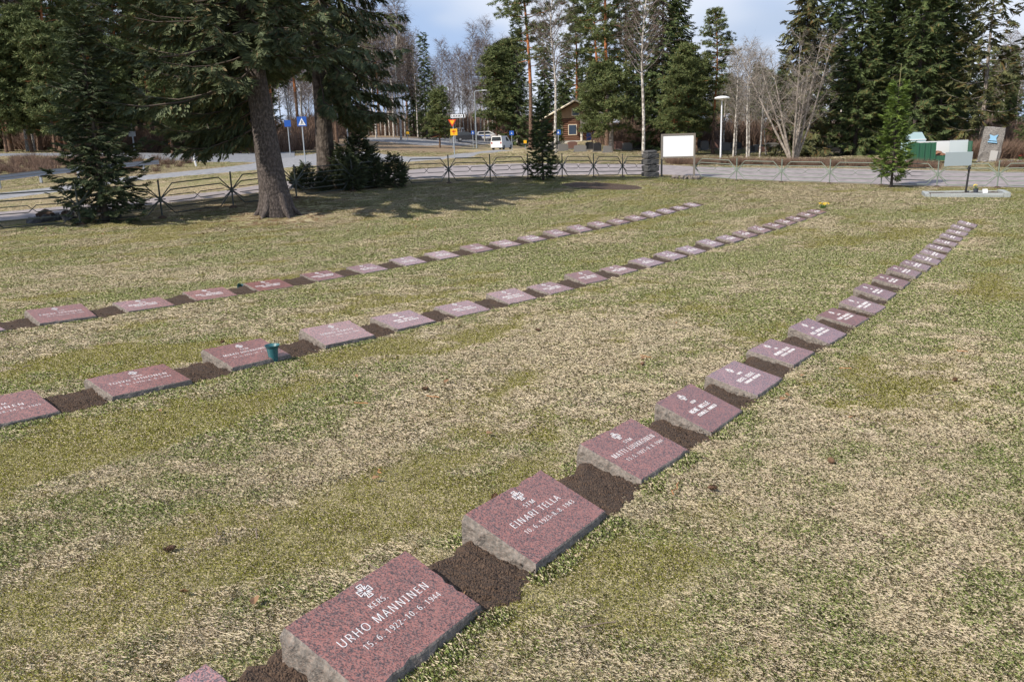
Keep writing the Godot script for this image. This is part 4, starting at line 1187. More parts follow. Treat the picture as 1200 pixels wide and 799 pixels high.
# o: height, radius (crown), start (crown start height), branches, size (spray), droop, trunk radius, lean, dense, bare (lowest branches bare share)
func conifer(t: Node3D, o: Dictionary, sprays: Array, bark: Material, leaf: Material, seed_: int) -> void:
	var r := RandomNumberGenerator.new()
	r.seed = seed_
	var H: float = o.height
	var lean: Vector3 = o.get("lean", Vector3.ZERO)
	var axis := func(y: float) -> Vector3:
		return Vector3(lean.x * y, y, lean.z * y) + Vector3(sin(y * 0.35 + seed_), 0, cos(y * 0.3 + seed_)) * 0.03
	var tr: float = o.trunk
	var tb := MB.new()
	var pts := []
	var rad := []
	var ny := 14
	for i in ny + 1:
		var y := H * 0.97 * pow(float(i) / ny, 1.4) - (0.25 if i == 0 else 0.0)
		pts.append(axis.call(y))
		rad.append(maxf(tr * (1.0 - maxf(y, 0.0) / H) * (1.0 + 0.42 * exp(-maxf(y, 0.0) / (tr * 1.1))), 0.012))
	tb.tube(pts, rad, 14 if tr > 0.25 else 9)
	if tr > 0.3:
		for k in 7:      # spreading roots
			var w := TAU * k / 7.0 + r.randf_range(-0.3, 0.3)
			var hd2 := Vector3(cos(w), 0, sin(w))
			tb.tube([hd2 * tr * 0.72 + Vector3(0, tr * 1.5, 0), hd2 * tr * 1.12 + Vector3(0, tr * 0.40, 0), hd2 * tr * r.randf_range(1.6, 2.0) + Vector3(0, -0.10, 0)], [tr * 0.34, tr * 0.24, tr * 0.08], 8)
	part("trunk", tb.mesh(), bark, t)
	var br := MB.new()
	var cr := MB.new()
	var nb: int = o.branches
	var start: float = o.start
	var size: float = o.size
	for i in nb:
		var f := pow((i + r.randf()) / nb, o.get("pow", 0.85))
		var y := start + (H - start) * f
		var prof := 1.0 - f
		var sh := pow(prof, o.get("shape", 0.75))
		# fullest a little above the lowest branches
		sh *= 0.75 + 0.25 * clampf(f / 0.12, 0.0, 1.0)
		var ln: float = maxf(o.radius * sh * r.randf_range(0.62, 1.12), size * 0.5)
		var az: float = i * 2.39996 + r.randf_range(-0.4, 0.4)
		if o.has("reach"): ln *= (o.reach as Callable).call(az, y)
		if o.has("keep") and not (o.keep as Callable).call(az, y): continue
		var hd := Vector3(cos(az), 0, sin(az))
		var dr: float = o.droop * (0.35 + 0.9 * prof)
		var root: Vector3 = axis.call(y)
		var bp := []
		var brd := []
		var seg := 5
		for k in seg + 1:
			var u := float(k) / seg
			var dy: float = ln * (0.12 * u - dr * (u * 1.1 - 0.25 * u * u) + o.get("tip", 0.18) * u * u * u)
			if f > 0.75: dy += ln * 0.5 * u * (f - 0.75) * 4.0
			var w: Vector3 = hd * ln * u + Vector3(r.randf_range(-1, 1), 0, r.randf_range(-1, 1)) * 0.05 * ln * u
			bp.append(root + w + Vector3(0, dy, 0))
			brd.append(maxf((0.012 + ln * 0.007) * (1.0 - u * 0.85), 0.005))
		br.tube(bp, brd, 4, false)
		var count: int = int(maxf(3.0, ln / size * o.dense))
		var bare: float = o.get("bare", 0.15)
		for k in count:
			var u := bare + (1.0 - bare) * (k + r.randf()) / count
			var fi := u * seg
			var i0 := mini(int(fi), seg - 1)
			var at: Vector3 = bp[i0].lerp(bp[i0 + 1], fi - i0)
			var along: Vector3 = (bp[i0 + 1] - bp[i0]).normalized()
			var sd := along.cross(Vector3.UP).normalized() * (1.0 if r.randf() < 0.5 else -1.0)
			var spread := r.randf_range(0.1, 1.05) * (1.0 - 0.55 * u)
			var dir: Vector3 = along * (0.55 + 0.5 * u) + sd * spread + Vector3(0, r.randf_range(-1.0, 0.15) * o.hang, 0)
			var s: float = size * r.randf_range(0.7, 1.25) * (1.15 - 0.45 * u)
			stamp_dir(cr, sprays[r.randi() % sprays.size()], at, dir, s, r.randf_range(-0.6, 0.6))
	part("branches", br.mesh(), o.get("branch_mat", bark), t)
	part("crown", cr.mesh(), leaf, t)

# o: height, start, trunk, radius, limbs, size, crook
func pine(t: Node3D, o: Dictionary, tufts: Array, bark_low: Material, bark_up: Material, leaf: Material, seed_: int) -> void:
	var r := RandomNumberGenerator.new()
	r.seed = seed_
	var H: float = o.height
	var pts := []
	var rad := []
	var ny := 16
	for i in ny + 1:
		var y := H * 0.96 * i / ny - (0.3 if i == 0 else 0.0)
		pts.append(Vector3(sin(y * 0.22 + seed_) * o.crook * y / H, y, cos(y * 0.19 + seed_ * 2.0) * o.crook * y / H))
		rad.append(maxf(o.trunk * (1.0 - 0.85 * maxf(y, 0) / H) * (1.0 + 0.4 * exp(-maxf(y, 0.0) / 0.5)), 0.02))
	var cut := 5
	var lo := MB.new()
	lo.tube(pts.slice(0, cut + 1), rad.slice(0, cut + 1), 9)
	var trunk := part("trunk", lo.mesh(), bark_low, t)
	var up := MB.new()
	up.tube(pts.slice(cut), rad.slice(cut), 9)
	part("upper_bark", up.mesh(), bark_up, trunk)
	var br := MB.new()
	var cr := MB.new()
	for i in int(o.limbs):
		var f := pow((i + r.randf()) / float(o.limbs), 0.8)
		var y: float = o.start + (H * 0.98 - o.start) * f
		var fi := clampf(y / (H * 0.96) * ny, 0.0, ny - 0.01)
		var root: Vector3 = pts[int(fi)].lerp(pts[int(fi) + 1], fi - int(fi))
		var az: float = i * 2.39996 + r.randf_range(-0.6, 0.6)
		var hd := Vector3(cos(az), 0, sin(az))
		var prof := sqrt(maxf(1.0 - f * f, 0.04)) * (0.55 + 0.45 * clampf(f / 0.3, 0.0, 1.0))
		var ln: float = maxf(o.radius * prof * r.randf_range(0.5, 1.15), 0.5)
		var rise: float = r.randf_range(-0.15, 0.45) + f * 0.35
		var bp := []
		var brd := []
		for k in 6:
			var u := k / 5.0
			bp.append(root + hd * ln * u + Vector3(r.randf_range(-0.06, 0.06) * ln, ln * (rise * u - 0.30 * u * (1.0 - f)) + r.randf_range(-0.03, 0.03) * ln, r.randf_range(-0.06, 0.06) * ln) * (0.0 if k == 0 else 1.0))
			brd.append(maxf(0.012 + o.trunk * 0.20 * (1.0 - u), 0.012))
		br.tube(bp, brd, 4, false)
		if f < 0.12 and r.randf() < 0.6: continue      # dead lower limbs stay bare
		# needle tufts gather in flat plates along the outer half of the limb
		var plates := 2 + int(ln / 1.1)
		for p in plates:
			var u := 0.35 + 0.68 * (p + r.randf()) / plates
			var i0 := clampi(int(u * 5.0), 0, 4)
			var at: Vector3 = bp[i0].lerp(bp[i0 + 1], clampf(u * 5.0 - i0, 0.0, 1.2))
			var wide: float = o.size * r.randf_range(1.5, 2.6) * (0.7 + 0.3 * ln / o.radius)
			var cnt: int = int(o.get("dense", 14.0) * r.randf_range(0.7, 1.3))
			for k in cnt:
				var w := r.randf() * TAU
				var q := sqrt(r.randf()) * wide
				var pos := at + Vector3(cos(w) * q, r.randfn() * wide * 0.2 + (wide - q) * 0.25, sin(w) * q)
				cr.stamp(Transform3D(Basis(Vector3.UP, r.randf() * TAU).scaled(Vector3.ONE * o.size * r.randf_range(0.75, 1.3)), pos), tufts[k % tufts.size()][0], tufts[k % tufts.size()][1])
	part("branches", br.mesh(), bark_up, t)
	part("crown", cr.mesh(), leaf, t)

# bare deciduous tree
func bare_tree(t: Node3D, o: Dictionary, bark: Material, twig: Material, seed_: int) -> void:
	var r := RandomNumberGenerator.new()
	r.seed = seed_
	var H: float = o.height
	var stems: int = o.get("stems", 1)
	var tw := MB.new()
	var lim := MB.new()
	for s in stems:
		var az := TAU * s / stems + r.randf_range(-0.3, 0.3)
		var out_: float = 0.0 if stems == 1 else r.randf_range(0.12, o.get("splay", 0.4))
		var hs: float = H * (1.0 if s == 0 else r.randf_range(0.7, 1.0))
		var pts := []
		var rad := []
		for i in 13:
			var y := hs * i / 12.0
			var off := Vector3(cos(az), 0, sin(az)) * (out_ * y * (1.0 - 0.25 * y / hs) + (0.12 if stems > 1 else 0.0))
			pts.append(off + Vector3(sin(y * 0.5 + seed_ + s) * 0.02 * y + o.get("lean", 0.0) * y, y - (0.2 if i == 0 else 0.0), cos(y * 0.45 + seed_ * 3.0) * 0.02 * y))
			rad.append(maxf(o.trunk * (1.0 - 0.93 * i / 12.0), 0.012))
		var tb := MB.new()
		tb.tube(pts, rad, 8)
		part("trunk" if stems == 1 else "stem", tb.mesh(), bark, t)
		var n: int = int(o.limbs / float(stems))
		for i in n:
			var f: float = o.get("start", 0.3) + (0.98 - o.get("start", 0.3)) * (i + r.randf()) / n
			var fi := clampf(f * 12.0, 0.0, 11.99)
			var root: Vector3 = pts[int(fi)].lerp(pts[int(fi) + 1], fi - int(fi))
			var a2 := i * 2.39996 + s * 1.3 + r.randf_range(-0.4, 0.4)
			var ln: float = o.radius * (1.15 - f * 0.85) * r.randf_range(0.6, 1.2)
			var hd := Vector3(cos(a2), 0, sin(a2))
			var bp := []
			var brd := []
			for k in 6:
				var u := k / 5.0
				bp.append(root + hd * ln * u * (1.0 - 0.15 * u) + Vector3(0, ln * (o.rise * u + 0.25 * u * u), 0) + Vector3(r.randf_range(-1, 1), r.randf_range(-1, 1), r.randf_range(-1, 1)) * 0.035 * ln)
				brd.append(maxf(o.trunk * 0.26 * (1.0 - u * 0.9), 0.007))
			lim.tube(bp, brd, 4, false)
			for k in int(o.twigs):
				var u := r.randf_range(0.2, 1.0)
				var i0 := clampi(int(u * 5.0), 0, 4)
				var at: Vector3 = bp[i0].lerp(bp[i0 + 1], u * 5.0 - i0)
				var l2: float = r.randf_range(0.35, 0.8) * o.get("twig_len", 1.0)
				var d := (hd * 0.8 + Vector3(r.randfn() * 0.6, r.randf_range(-0.2, 0.9), r.randfn() * 0.6)).normalized()
				var w: float = o.get("twig_w", 0.014)
				var mid := at + d * l2 * 0.6
				var s1 := d.cross(Vector3(r.randfn(), r.randfn(), r.randfn())).normalized() * w
				tw.tri(at - s1, mid, at + s1)
				for e in 3:
					var b2 := at + d * l2 * (0.2 + 0.25 * e)
					var d2: Vector3 = (d + Vector3(r.randfn(), r.randfn() * 0.6 + o.get("weep", -0.3), r.randfn()) * 0.7).normalized()
					var s2 := d2.cross(Vector3(r.randfn(), r.randfn(), r.randfn())).normalized() * w * 0.6
					tw.tri(b2 - s2, b2 + d2 * l2 * r.randf_range(0.5, 1.0), b2 + s2)
	part("limbs", lim.mesh(), o.get("limb_mat", bark), t)
	part("twigs", tw.mesh(), twig, t)

var leaf_spruce: StandardMaterial3D
var leaf_pine: StandardMaterial3D
func foliage_mat(key: String, c: Color) -> StandardMaterial3D:
	var m := mat(key, lin(c.r, c.g, c.b), 0.75, 0.0, true)
	m.backlight_enabled = true
	m.backlight = Color(0.22, 0.26, 0.14)
	return m

func copy_of(o: Node3D, pos: Vector3, turn: float, scale_: float, label := "", group := "") -> Node3D:
	var c := o.duplicate() as Node3D
	c.name = numbered(String(o.name).trim_suffix("_" + String(o.name).get_slice("_", String(o.name).get_slice_count("_") - 1)) if String(o.name).right(3).is_valid_int() else String(o.name))
	add_child(c)
	c.position = pos
	c.rotation.y = turn
	c.scale = Vector3.ONE * scale_
	if label: c.set_meta("label", label)
	if group: c.set_meta("group", group)
	return c

const LABELS := {
	"wl": ["%s in the dense dark wood beyond the guard rail", "trees of the dark wood beyond the guard rail"],
	"wc": ["%s in the leafless wood behind the parked cars", "trees of the wood behind the parked cars"],
	"cm": ["%s in the dark clump behind the white van", "trees in the clump behind the van"],
	"orange1": ["tall pine with slender orange trunk beside the white birch", ""],
	"white1": ["leafless birch with white trunk behind the young spruce at the fence", ""],
	"orange2": ["tall pine with bright orange trunk in front of the log house", ""],
	"lowpine": ["low spreading pine with pale crooked limbs before the log house", ""],
	"grey1": ["leafless birch with thick grey trunk beside the stone pillar", ""],
	"cm2": ["%s behind the white notice board", "trees behind the notice board"],
	"bentpine": ["pine with open rounded crown above the park lamp", ""],
	"dk": ["low dark spruce beside the log house porch", ""],
	"hp": ["bushy pine standing before the porch of the log house", ""],
	"cm3": ["pine rising behind the roof of the log house", ""],
	"tb": ["slender pale leafless birch beside the park lamp", "thin birches beside the park lamp"],
	"brown1": ["brownish old spruce behind the many-stemmed bare tree", ""],
	"gr": ["%s in the dense green row behind the container", "spruces behind the container"],
	"sp1": ["open spruce with layered branches beside the leaning memorial stone", ""],
	"wf": ["bushy dark pine at the front of the wood beyond the guard rail", "front pines of the wood beyond the guard rail"],
	"re": ["%s by the memorial stone and brown hedge", "spruces by the memorial stone"],
	"fr": ["%s far behind the cemetery spruces", "birches far behind the cemetery spruces"],
}

func make_trees() -> void:
	texs["bark_bump"] = grey_picture(256, noise(81, 0.06, 4))
	var bark_s := bark_mat("spruce_bark", Color8(46, 41, 40), Color8(90, 82, 79), 0.55)
	var bark_dark := bark_mat("dark_spruce_bark", Color8(48, 42, 38), Color8(92, 84, 78))
	var bark_pl := bark_mat("pine_bark_low", Color8(70, 56, 48), Color8(122, 98, 82))
	var bark_pu := bark_mat("pine_bark_high", Color8(126, 78, 48), Color8(190, 124, 80))
	var bark_b := bark_mat("birch_bark", Color8(96, 90, 84), Color8(206, 202, 196))
	var bark_g := bark_mat("grey_bark", Color8(92, 84, 78), Color8(158, 150, 142))
	var twig_br := mat("birch_twig", lin(0.12, 0.088, 0.078), 0.9)
	var twig_gr := mat("grey_twig", lin(0.21, 0.185, 0.165), 0.9)
	var dead := mat("dead_branch", lin(0.075, 0.058, 0.048), 0.95)
	leaf_spruce = foliage_mat("spruce_needles", Color(0.165, 0.21, 0.09))
	leaf_pine = foliage_mat("pine_needles", Color(0.165, 0.19, 0.095))
	var leaf_brown := foliage_mat("brownish_needles", Color(0.175, 0.17, 0.08))
	var tone_old := [Color(0.26, 0.32, 0.24), Color(0.72, 0.78, 0.60), Color(0.80, 0.55, 0.42), 0.16]
	var tone_young := [Color(0.34, 0.42, 0.26), Color(0.85, 0.95, 0.55), Color(0.9, 0.9, 0.5), 0.08]
	var tone_darkyoung := [Color(0.18, 0.24, 0.17), Color(0.42, 0.5, 0.36), Color(0.5, 0.45, 0.3), 0.05]
	var near_sp := []
	var far_sp := []
	var young_sp := []
	var dyoung_sp := []
	var tufts := []
	for k in 4:
		near_sp.append(spray(200 + k, 11, 0.075, 0.22, tone_old))
		far_sp.append(spray(210 + k, 8, 0.085, 0.15, tone_old))
		young_sp.append(spray(220 + k, 10, 0.075, 0.05, tone_young))
		dyoung_sp.append(spray(240 + k, 10, 0.075, 0.08, tone_darkyoung))
		tufts.append(pompom(230 + k, 22, [Color(0.32, 0.40, 0.25), Color(0.82, 0.88, 0.55), Color(0.7, 0.5, 0.3), 0.05]))

	# the two old spruces on the lawn edge
	var s1 := thing("spruce_tree", "big old spruce with thick leaning trunk on the lawn", "tree", on_ground(-6.77, -25.0))
	conifer(s1, {"height": 13.5, "radius": 5.0, "start": 2.5, "branches": 185, "size": 0.52, "droop": 0.44, "trunk": 0.41, "lean": Vector3(-0.06, 0, -0.02), "dense": 7.0, "keep": func(az: float, y: float) -> bool: return y > 4.6 or (cos(az) < 0.1 and (y > 3.9 or sin(az) < (0.25 if y > 3.2 else -0.1))),
		"reach": func(az: float, y: float) -> float: return 1.0 - 0.38 * clampf(cos(az) + 0.1, 0.0, 1.0), "hang": 1.0, "bare": 0.12, "pow": 1.25, "shape": 0.6, "tip": 0.26, "branch_mat": dead}, near_sp, bark_s, foliage_mat("old_spruce_needles", Color(0.19, 0.215, 0.135)), 3)
	var s2 := thing("spruce_tree", "old spruce behind the leaning one, young spruces round its foot", "tree", on_ground(-6.35, -30.6))
	conifer(s2, {"height": 16.0, "radius": 3.4, "start": 3.4, "branches": 140, "size": 0.54, "droop": 0.75, "trunk": 0.34, "dense": 6.2, "keep": func(az: float, y: float) -> bool: return y > 4.8 or cos(az) > -0.2, "hang": 1.5, "bare": 0.2, "pow": 1.2, "shape": 0.55, "tip": 0.2, "branch_mat": dead}, near_sp, bark_dark, mats["old_spruce_needles"], 5)
	var s0 := copy_of(s2, on_ground(-20.5, -18.5), 1.2, 1.0, "old spruce standing outside the corner of the lawn fence")
	# young spruces
	var y1 := thing("young_spruce", "dark young spruce at the fence beside the stone heap", "tree", on_ground(-11.1, -23.5))
	conifer(y1, {"height": 5.4, "radius": 1.62, "start": 0.1, "branches": 130, "size": 0.42, "droop": 0.28, "trunk": 0.09, "dense": 4.2, "hang": 0.5, "bare": 0.1, "shape": 0.8, "tip": 0.25}, dyoung_sp, bark_dark, mats["old_spruce_needles"], 7)
	var y2 := thing("young_spruce", "small young spruce standing alone before the middle of the fence", "tree", on_ground(1.5, -35.6))
	conifer(y2, {"height": 3.05, "radius": 0.86, "start": 0.08, "branches": 95, "size": 0.32, "droop": 0.1, "trunk": 0.05, "dense": 4.0, "hang": 0.3, "bare": 0.1, "shape": 0.75, "tip": 0.3}, dyoung_sp, bark_dark, leaf_spruce, 9)
	var y3 := thing("young_spruce", "bright green young spruce with a long bare leader by the fence", "tree", on_ground(15.95, -35.4))
	conifer(y3, {"height": 4.1, "radius": 0.98, "start": 0.45, "branches": 95, "size": 0.38, "droop": 0.22, "trunk": 0.06, "dense": 3.9, "hang": 0.35, "bare": 0.08, "shape": 0.85, "tip": 0.3}, young_sp, bark_s, foliage_mat("bright_needles", Color(0.19, 0.255, 0.08)), 11)
	var lead := MB.new()
	lead.tube([Vector3(0, 3.7, 0), Vector3(0.03, 4.9, 0)], [0.02, 0.008], 5)
	part("leader", lead.mesh(), mat("leader_shoot", lin(0.22, 0.20, 0.10), 0.8), y3)
	# seedlings round the second old spruce
	var sapl := [[-7.0, -30.0, 0.6], [-5.7, -30.3, 0.95], [-5.2, -30.6, 1.2], [-4.6, -30.2, 0.7], [-7.4, -30.6, 0.5], [-5.3, -29.6, 0.75], [-6.3, -29.5, 0.5], [-4.0, -30.5, 0.75]]
	var base: Node3D = null
	for k in sapl.size():
		var q: Array = sapl[k]
		if base == null:
			base = thing("spruce_sapling", "low dark spruce sapling at the foot of the second old spruce", "sapling", on_ground(q[0], q[1]), 0.0, "saplings round the second old spruce")
			conifer(base, {"height": 1.4, "radius": 0.85, "start": 0.05, "branches": 60, "size": 0.34, "droop": 0.05, "trunk": 0.03, "dense": 4.6, "hang": 0.3, "bare": 0.1, "shape": 0.6, "tip": 0.3}, dyoung_sp, bark_dark, mats["old_spruce_needles"], 13)
			base.scale = Vector3.ONE * q[2]
		else:
			copy_of(base, on_ground(q[0], q[1]), k * 1.1, q[2])

	# many-stemmed bare tree
	var ms := thing("bare_tree", "many-stemmed leafless grey tree across the path", "tree", on_ground(19.1, -57.3))
	bare_tree(ms, {"height": 7.9, "stems": 9, "splay": 0.62, "trunk": 0.10, "limbs": 130, "start": 0.25, "radius": 1.9, "rise": 0.75, "twigs": 12, "twig_w": 0.011, "weep": 0.1}, bark_g, twig_gr, 21)

	# templates for the trees further off
	var tmpl := {}
	var kinds := {
		"spruce": 4, "narrowspruce": 1, "sparsespruce": 1, "pine": 3, "bushypine": 2, "lowpine": 1, "youngpine": 1, "birch": 4, "thinbirch": 3,
	}
	var used := {}
	var vary := RandomNumberGenerator.new()
	vary.seed = 99
	var idx := 0
	for w in TREES:
		var kind: String = w[0]
		var n: int = used.get(kind, 0)
		used[kind] = n + 1
		var slot := "%s_%d" % [kind, n % int(kinds[kind])]
		if w[4] == "brown1": slot = "brown"
		var lab: Array = LABELS[w[4]]
		var word: String = {"spruce": "tall dark spruce", "narrowspruce": "narrow dark spruce", "sparsespruce": "open spruce", "pine": "tall pine with orange upper trunk", "bushypine": "bushy green pine", "lowpine": "low pine", "youngpine": "young bushy pine", "birch": "leafless white-stemmed birch", "thinbirch": "thin birch"}[kind]
		var label: String = lab[0] % word if (lab[0] as String).contains("%s") else lab[0]
		var group: String = lab[1]
		if w.size() > 5: label = w[5]
		var pos := on_ground(w[1], w[2])
		var height: float = w[3]
		if not tmpl.has(slot):
			var called: String = {"spruce": "spruce_tree", "narrowspruce": "spruce_tree", "sparsespruce": "spruce_tree", "pine": "pine_tree", "bushypine": "pine_tree", "lowpine": "pine_tree", "youngpine": "pine_tree", "birch": "birch_tree", "thinbirch": "birch_tree"}[kind]
			var t := thing(called, label, "tree", pos, vary.randf() * TAU, group)
			var sd := 400 + idx
			match kind:
				"narrowspruce":
					conifer(t, {"height": height, "radius": height * 0.095 + 0.3, "start": 0.4, "branches": 130, "size": 0.85, "droop": 0.45, "trunk": height * 0.011, "dense": 4.6, "hang": 0.7, "bare": 0.12, "shape": 0.72, "tip": 0.25}, far_sp, bark_s, leaf_spruce, sd)
				"spruce":
					conifer(t, {"height": height, "radius": height * 0.165 + 0.3, "start": 0.4, "branches": 150, "size": 1.0, "droop": 0.45 if slot != "brown" else 0.8, "trunk": height * 0.011, "dense": 5.2, "hang": 0.7 if slot != "brown" else 1.3, "bare": 0.12, "shape": 0.72, "tip": 0.25}, far_sp, bark_s, leaf_spruce if slot != "brown" else leaf_brown, sd)
				"sparsespruce":
					conifer(t, {"height": height, "radius": 3.6, "start": 1.5, "branches": 74, "size": 0.95, "droop": 0.30, "trunk": 0.2, "dense": 3.9, "hang": 1.1, "bare": 0.22, "shape": 0.7, "tip": 0.4}, far_sp, bark_g, leaf_brown, sd)
				"pine":
					var bent: bool = w[4] == "bentpine"
					pine(t, {"height": height, "start": height * 0.34, "trunk": height * 0.0105, "radius": height * 0.145, "limbs": 50, "size": 0.48, "crook": 0.5, "dense": 8.0}, tufts, bark_pl, bark_pu, leaf_pine, sd)
				"bushypine":
					pine(t, {"height": height, "start": 1.2, "trunk": 0.14, "radius": height * 0.22, "limbs": 52, "size": 0.5, "crook": 0.3, "dense": 11.0}, tufts, bark_pl, bark_pu, leaf_pine, sd)
				"youngpine":
					pine(t, {"height": height, "start": 0.8, "trunk": 0.12, "radius": 1.7, "limbs": 36, "size": 0.5, "crook": 0.2, "dense": 10.0}, tufts, bark_pl, bark_pu, leaf_pine, sd)
				"lowpine":
					pine(t, {"height": height, "start": 2.2, "trunk": 0.24, "radius": 3.4, "limbs": 40, "size": 0.46, "crook": 0.8, "dense": 10.0}, tufts, bark_g, bark_g, leaf_pine, sd)
				"birch":
					bare_tree(t, {"height": height, "trunk": 0.16, "limbs": 70, "start": 0.32, "radius": height * 0.16, "rise": 0.85, "twigs": 18, "twig_len": 1.5, "twig_w": 0.019, "weep": -0.5, "limb_mat": twig_gr}, bark_b, twig_br, sd)
				"thinbirch":
					bare_tree(t, {"height": height, "trunk": 0.075, "limbs": 46, "start": 0.25, "radius": 1.4, "rise": 1.0, "twigs": 12, "twig_len": 0.9, "twig_w": 0.011, "weep": -0.2, "lean": 0.10 * (n % 3 - 1) + 0.03, "limb_mat": twig_gr}, bark_b, twig_gr, sd)
			tmpl[slot] = [t, height]
		else:
			copy_of(tmpl[slot][0], pos, vary.randf() * TAU, height / tmpl[slot][1], label, group if group else "none")
			if not group: get_child(get_child_count() - 1).remove_meta("group") if get_child(get_child_count() - 1).has_meta("group") else null
		idx += 1
	# the wood that goes on behind, seen as one mass
	var src := [tmpl["birch_0"], tmpl["spruce_0"], tmpl["pine_0"]]
	for k in 3:
		var o: Node3D = src[k][0]
		for ch in ["trunk", "crown", "twigs", "limbs", "branches"]:
			var p := o.get_node_or_null(ch) as MeshInstance3D
			if p == null: continue
			var mm := MultiMesh.new()
			mm.transform_format = MultiMesh.TRANSFORM_3D
			mm.mesh = p.mesh
			var rr := RandomNumberGenerator.new()
			rr.seed = 60 + k
			var tf := []
			for i in 130:
				var dist := rr.randf_range(150.0 if k > 0 else 175.0, 235.0)
				var a := rr.randf_range(-0.66, 0.66)
				if k == 0: a = rr.randf_range(-0.42, 0.1) if i < 45 else a
				elif a > -0.26 and a < 0.06: a = -0.66 + rr.randf() * 0.35 if i % 2 == 0 else 0.1 + rr.randf() * 0.5
				var q := Vector2(sin(a), -cos(a)) * dist
				var gy := ground_y(clampf(q.x, -99.0, 99.0), clampf(q.y, -219.0, 20.0))
				tf.append(Transform3D(Basis(Vector3.UP, rr.randf() * TAU).scaled(Vector3.ONE * (rr.randf_range(0.8, 1.05) if a < -0.2 else rr.randf_range(0.42, 0.66))), Vector3(q.x, gy - 0.3, q.y)))
			mm.instance_count = tf.size()
			for i in tf.size(): mm.set_instance_transform(i, tf[i])
			var g := MultiMeshInstance3D.new()
			g.name = numbered("far_wood")
			g.multimesh = mm
			g.material_override = p.material_override
			add_child(g)
			tag(g, ["far leafless wood closing the view behind the road", "far spruce wood closing the view", "far pine wood closing the view"][k], "wood", "", "stuff")

func make_brush() -> void:
	# twiggy undergrowth
	var twig_m := mat("brush_twig", lin(0.15, 0.098, 0.072), 0.95)
	var meshes := []
	for k in 3:
		rng.seed = 700 + k
		var b := MB.new()
		for i in 90:
			var w := rng.randf() * TAU
			var o := Vector3(cos(w), 0, sin(w)) * rng.randf() * 0.35
			var d := Vector3(cos(w) * rng.randf_range(0.1, 0.8), 1.0, sin(w) * rng.randf_range(0.1, 0.8)).normalized()
			var l := rng.randf_range(0.4, 1.0)
			var s := d.cross(Vector3(rng.randfn(), rng.randfn(), rng.randfn())).normalized() * 0.012
			b.tri(o - s, o + d * l, o + s)
			for e in 2:
				var q := o + d * l * rng.randf_range(0.3, 0.8)
				var d2 := (d + Vector3(rng.randfn(), rng.randfn() * 0.5, rng.randfn()) * 0.6).normalized()
				b.tri(q - s * 0.7, q + d2 * l * 0.45, q + s * 0.7)
		meshes.append(b.mesh())
	var spots := []
	rng.seed = 710
	# slope beyond the guard rail
	for i in 420:
		var f := rng.randf()
		var x := lerpf(-44.0, -26.0, f) + rng.randf_range(-3, 3)
		var z := lerpf(-52.0, -66.0, rng.randf()) - f * 2.0
		spots.append([x, z, rng.randf_range(0.35, 0.9), "undergrowth", "brown leafless undergrowth on the slope beyond the guard rail"])
	# strip of low shrubs on the far side of the path
	for i in 420:
		var f := rng.randf()
		var x := lerpf(9.8, 31.0, f)
		var z := lerpf(-50.0, -42.0, f) + rng.randf_range(-1.6, 1.0) - 1.6
		if x > 23.2 and x < 26.5: continue
		spots.append([x, z, rng.randf_range(0.32, 0.62), "low_shrubs", "low reddish-brown shrubs along the far side of the path"])
	for i in 120:
		spots.append([rng.randf_range(32.0, 42.0), -61.0 + rng.randf_range(-1.0, 1.0), rng.randf_range(1.1, 1.7), "brown_hedge", "dense brown hedge beside the leaning memorial stone"])
	for i in 900:
		var bz := -rng.randf_range(92.0, 170.0)
		var bxx := rng.randf_range(-0.66, 0.02) * -bz
		if bz > -160.0 and bxx > bz * -0.0 - 24.0: continue
		spots.append([bxx, bz, rng.randf_range(1.2, 3.6), "wood_brush", "brown brush under the trees of the far wood"])
	for i in 420:
		var fz := -rng.randf_range(178.0, 214.0)
		spots.append([rng.randf_range(-0.24, 0.09) * -fz, fz, rng.randf_range(3.0, 6.5), "far_brush", "brown leafless thicket far behind the parked cars"])
	for i in 600:
		var cz := -rng.randf_range(84.0, 130.0)
		spots.append([rng.randf_range(0.11, 0.66) * -cz, cz, rng.randf_range(1.0, 3.4), "cemetery_brush", "brown brush behind the headstones"])
	var by := {}
	for s in spots:
		if not by.has(s[3]): by[s[3]] = []
		by[s[3]].append(s)
	for key in by:
		for k in 3:
			var l: Array = by[key]
			var mm := MultiMesh.new()
			mm.transform_format = MultiMesh.TRANSFORM_3D
			mm.mesh = meshes[k]
			var mine := []
			for i in l.size():
				if i % 3 == k: mine.append(l[i])
			mm.instance_count = mine.size()
			for i in mine.size():
				mm.set_instance_transform(i, Transform3D(Basis(Vector3.UP, rng.randf() * TAU).scaled(Vector3.ONE * mine[i][2]), on_ground(mine[i][0], mine[i][1], -0.03)))
			var g := MultiMeshInstance3D.new()
			g.name = numbered(key)
			g.multimesh = mm
			g.material_override = twig_m
			add_child(g)
			tag(g, l[0][4], "shrubs", "", "stuff")

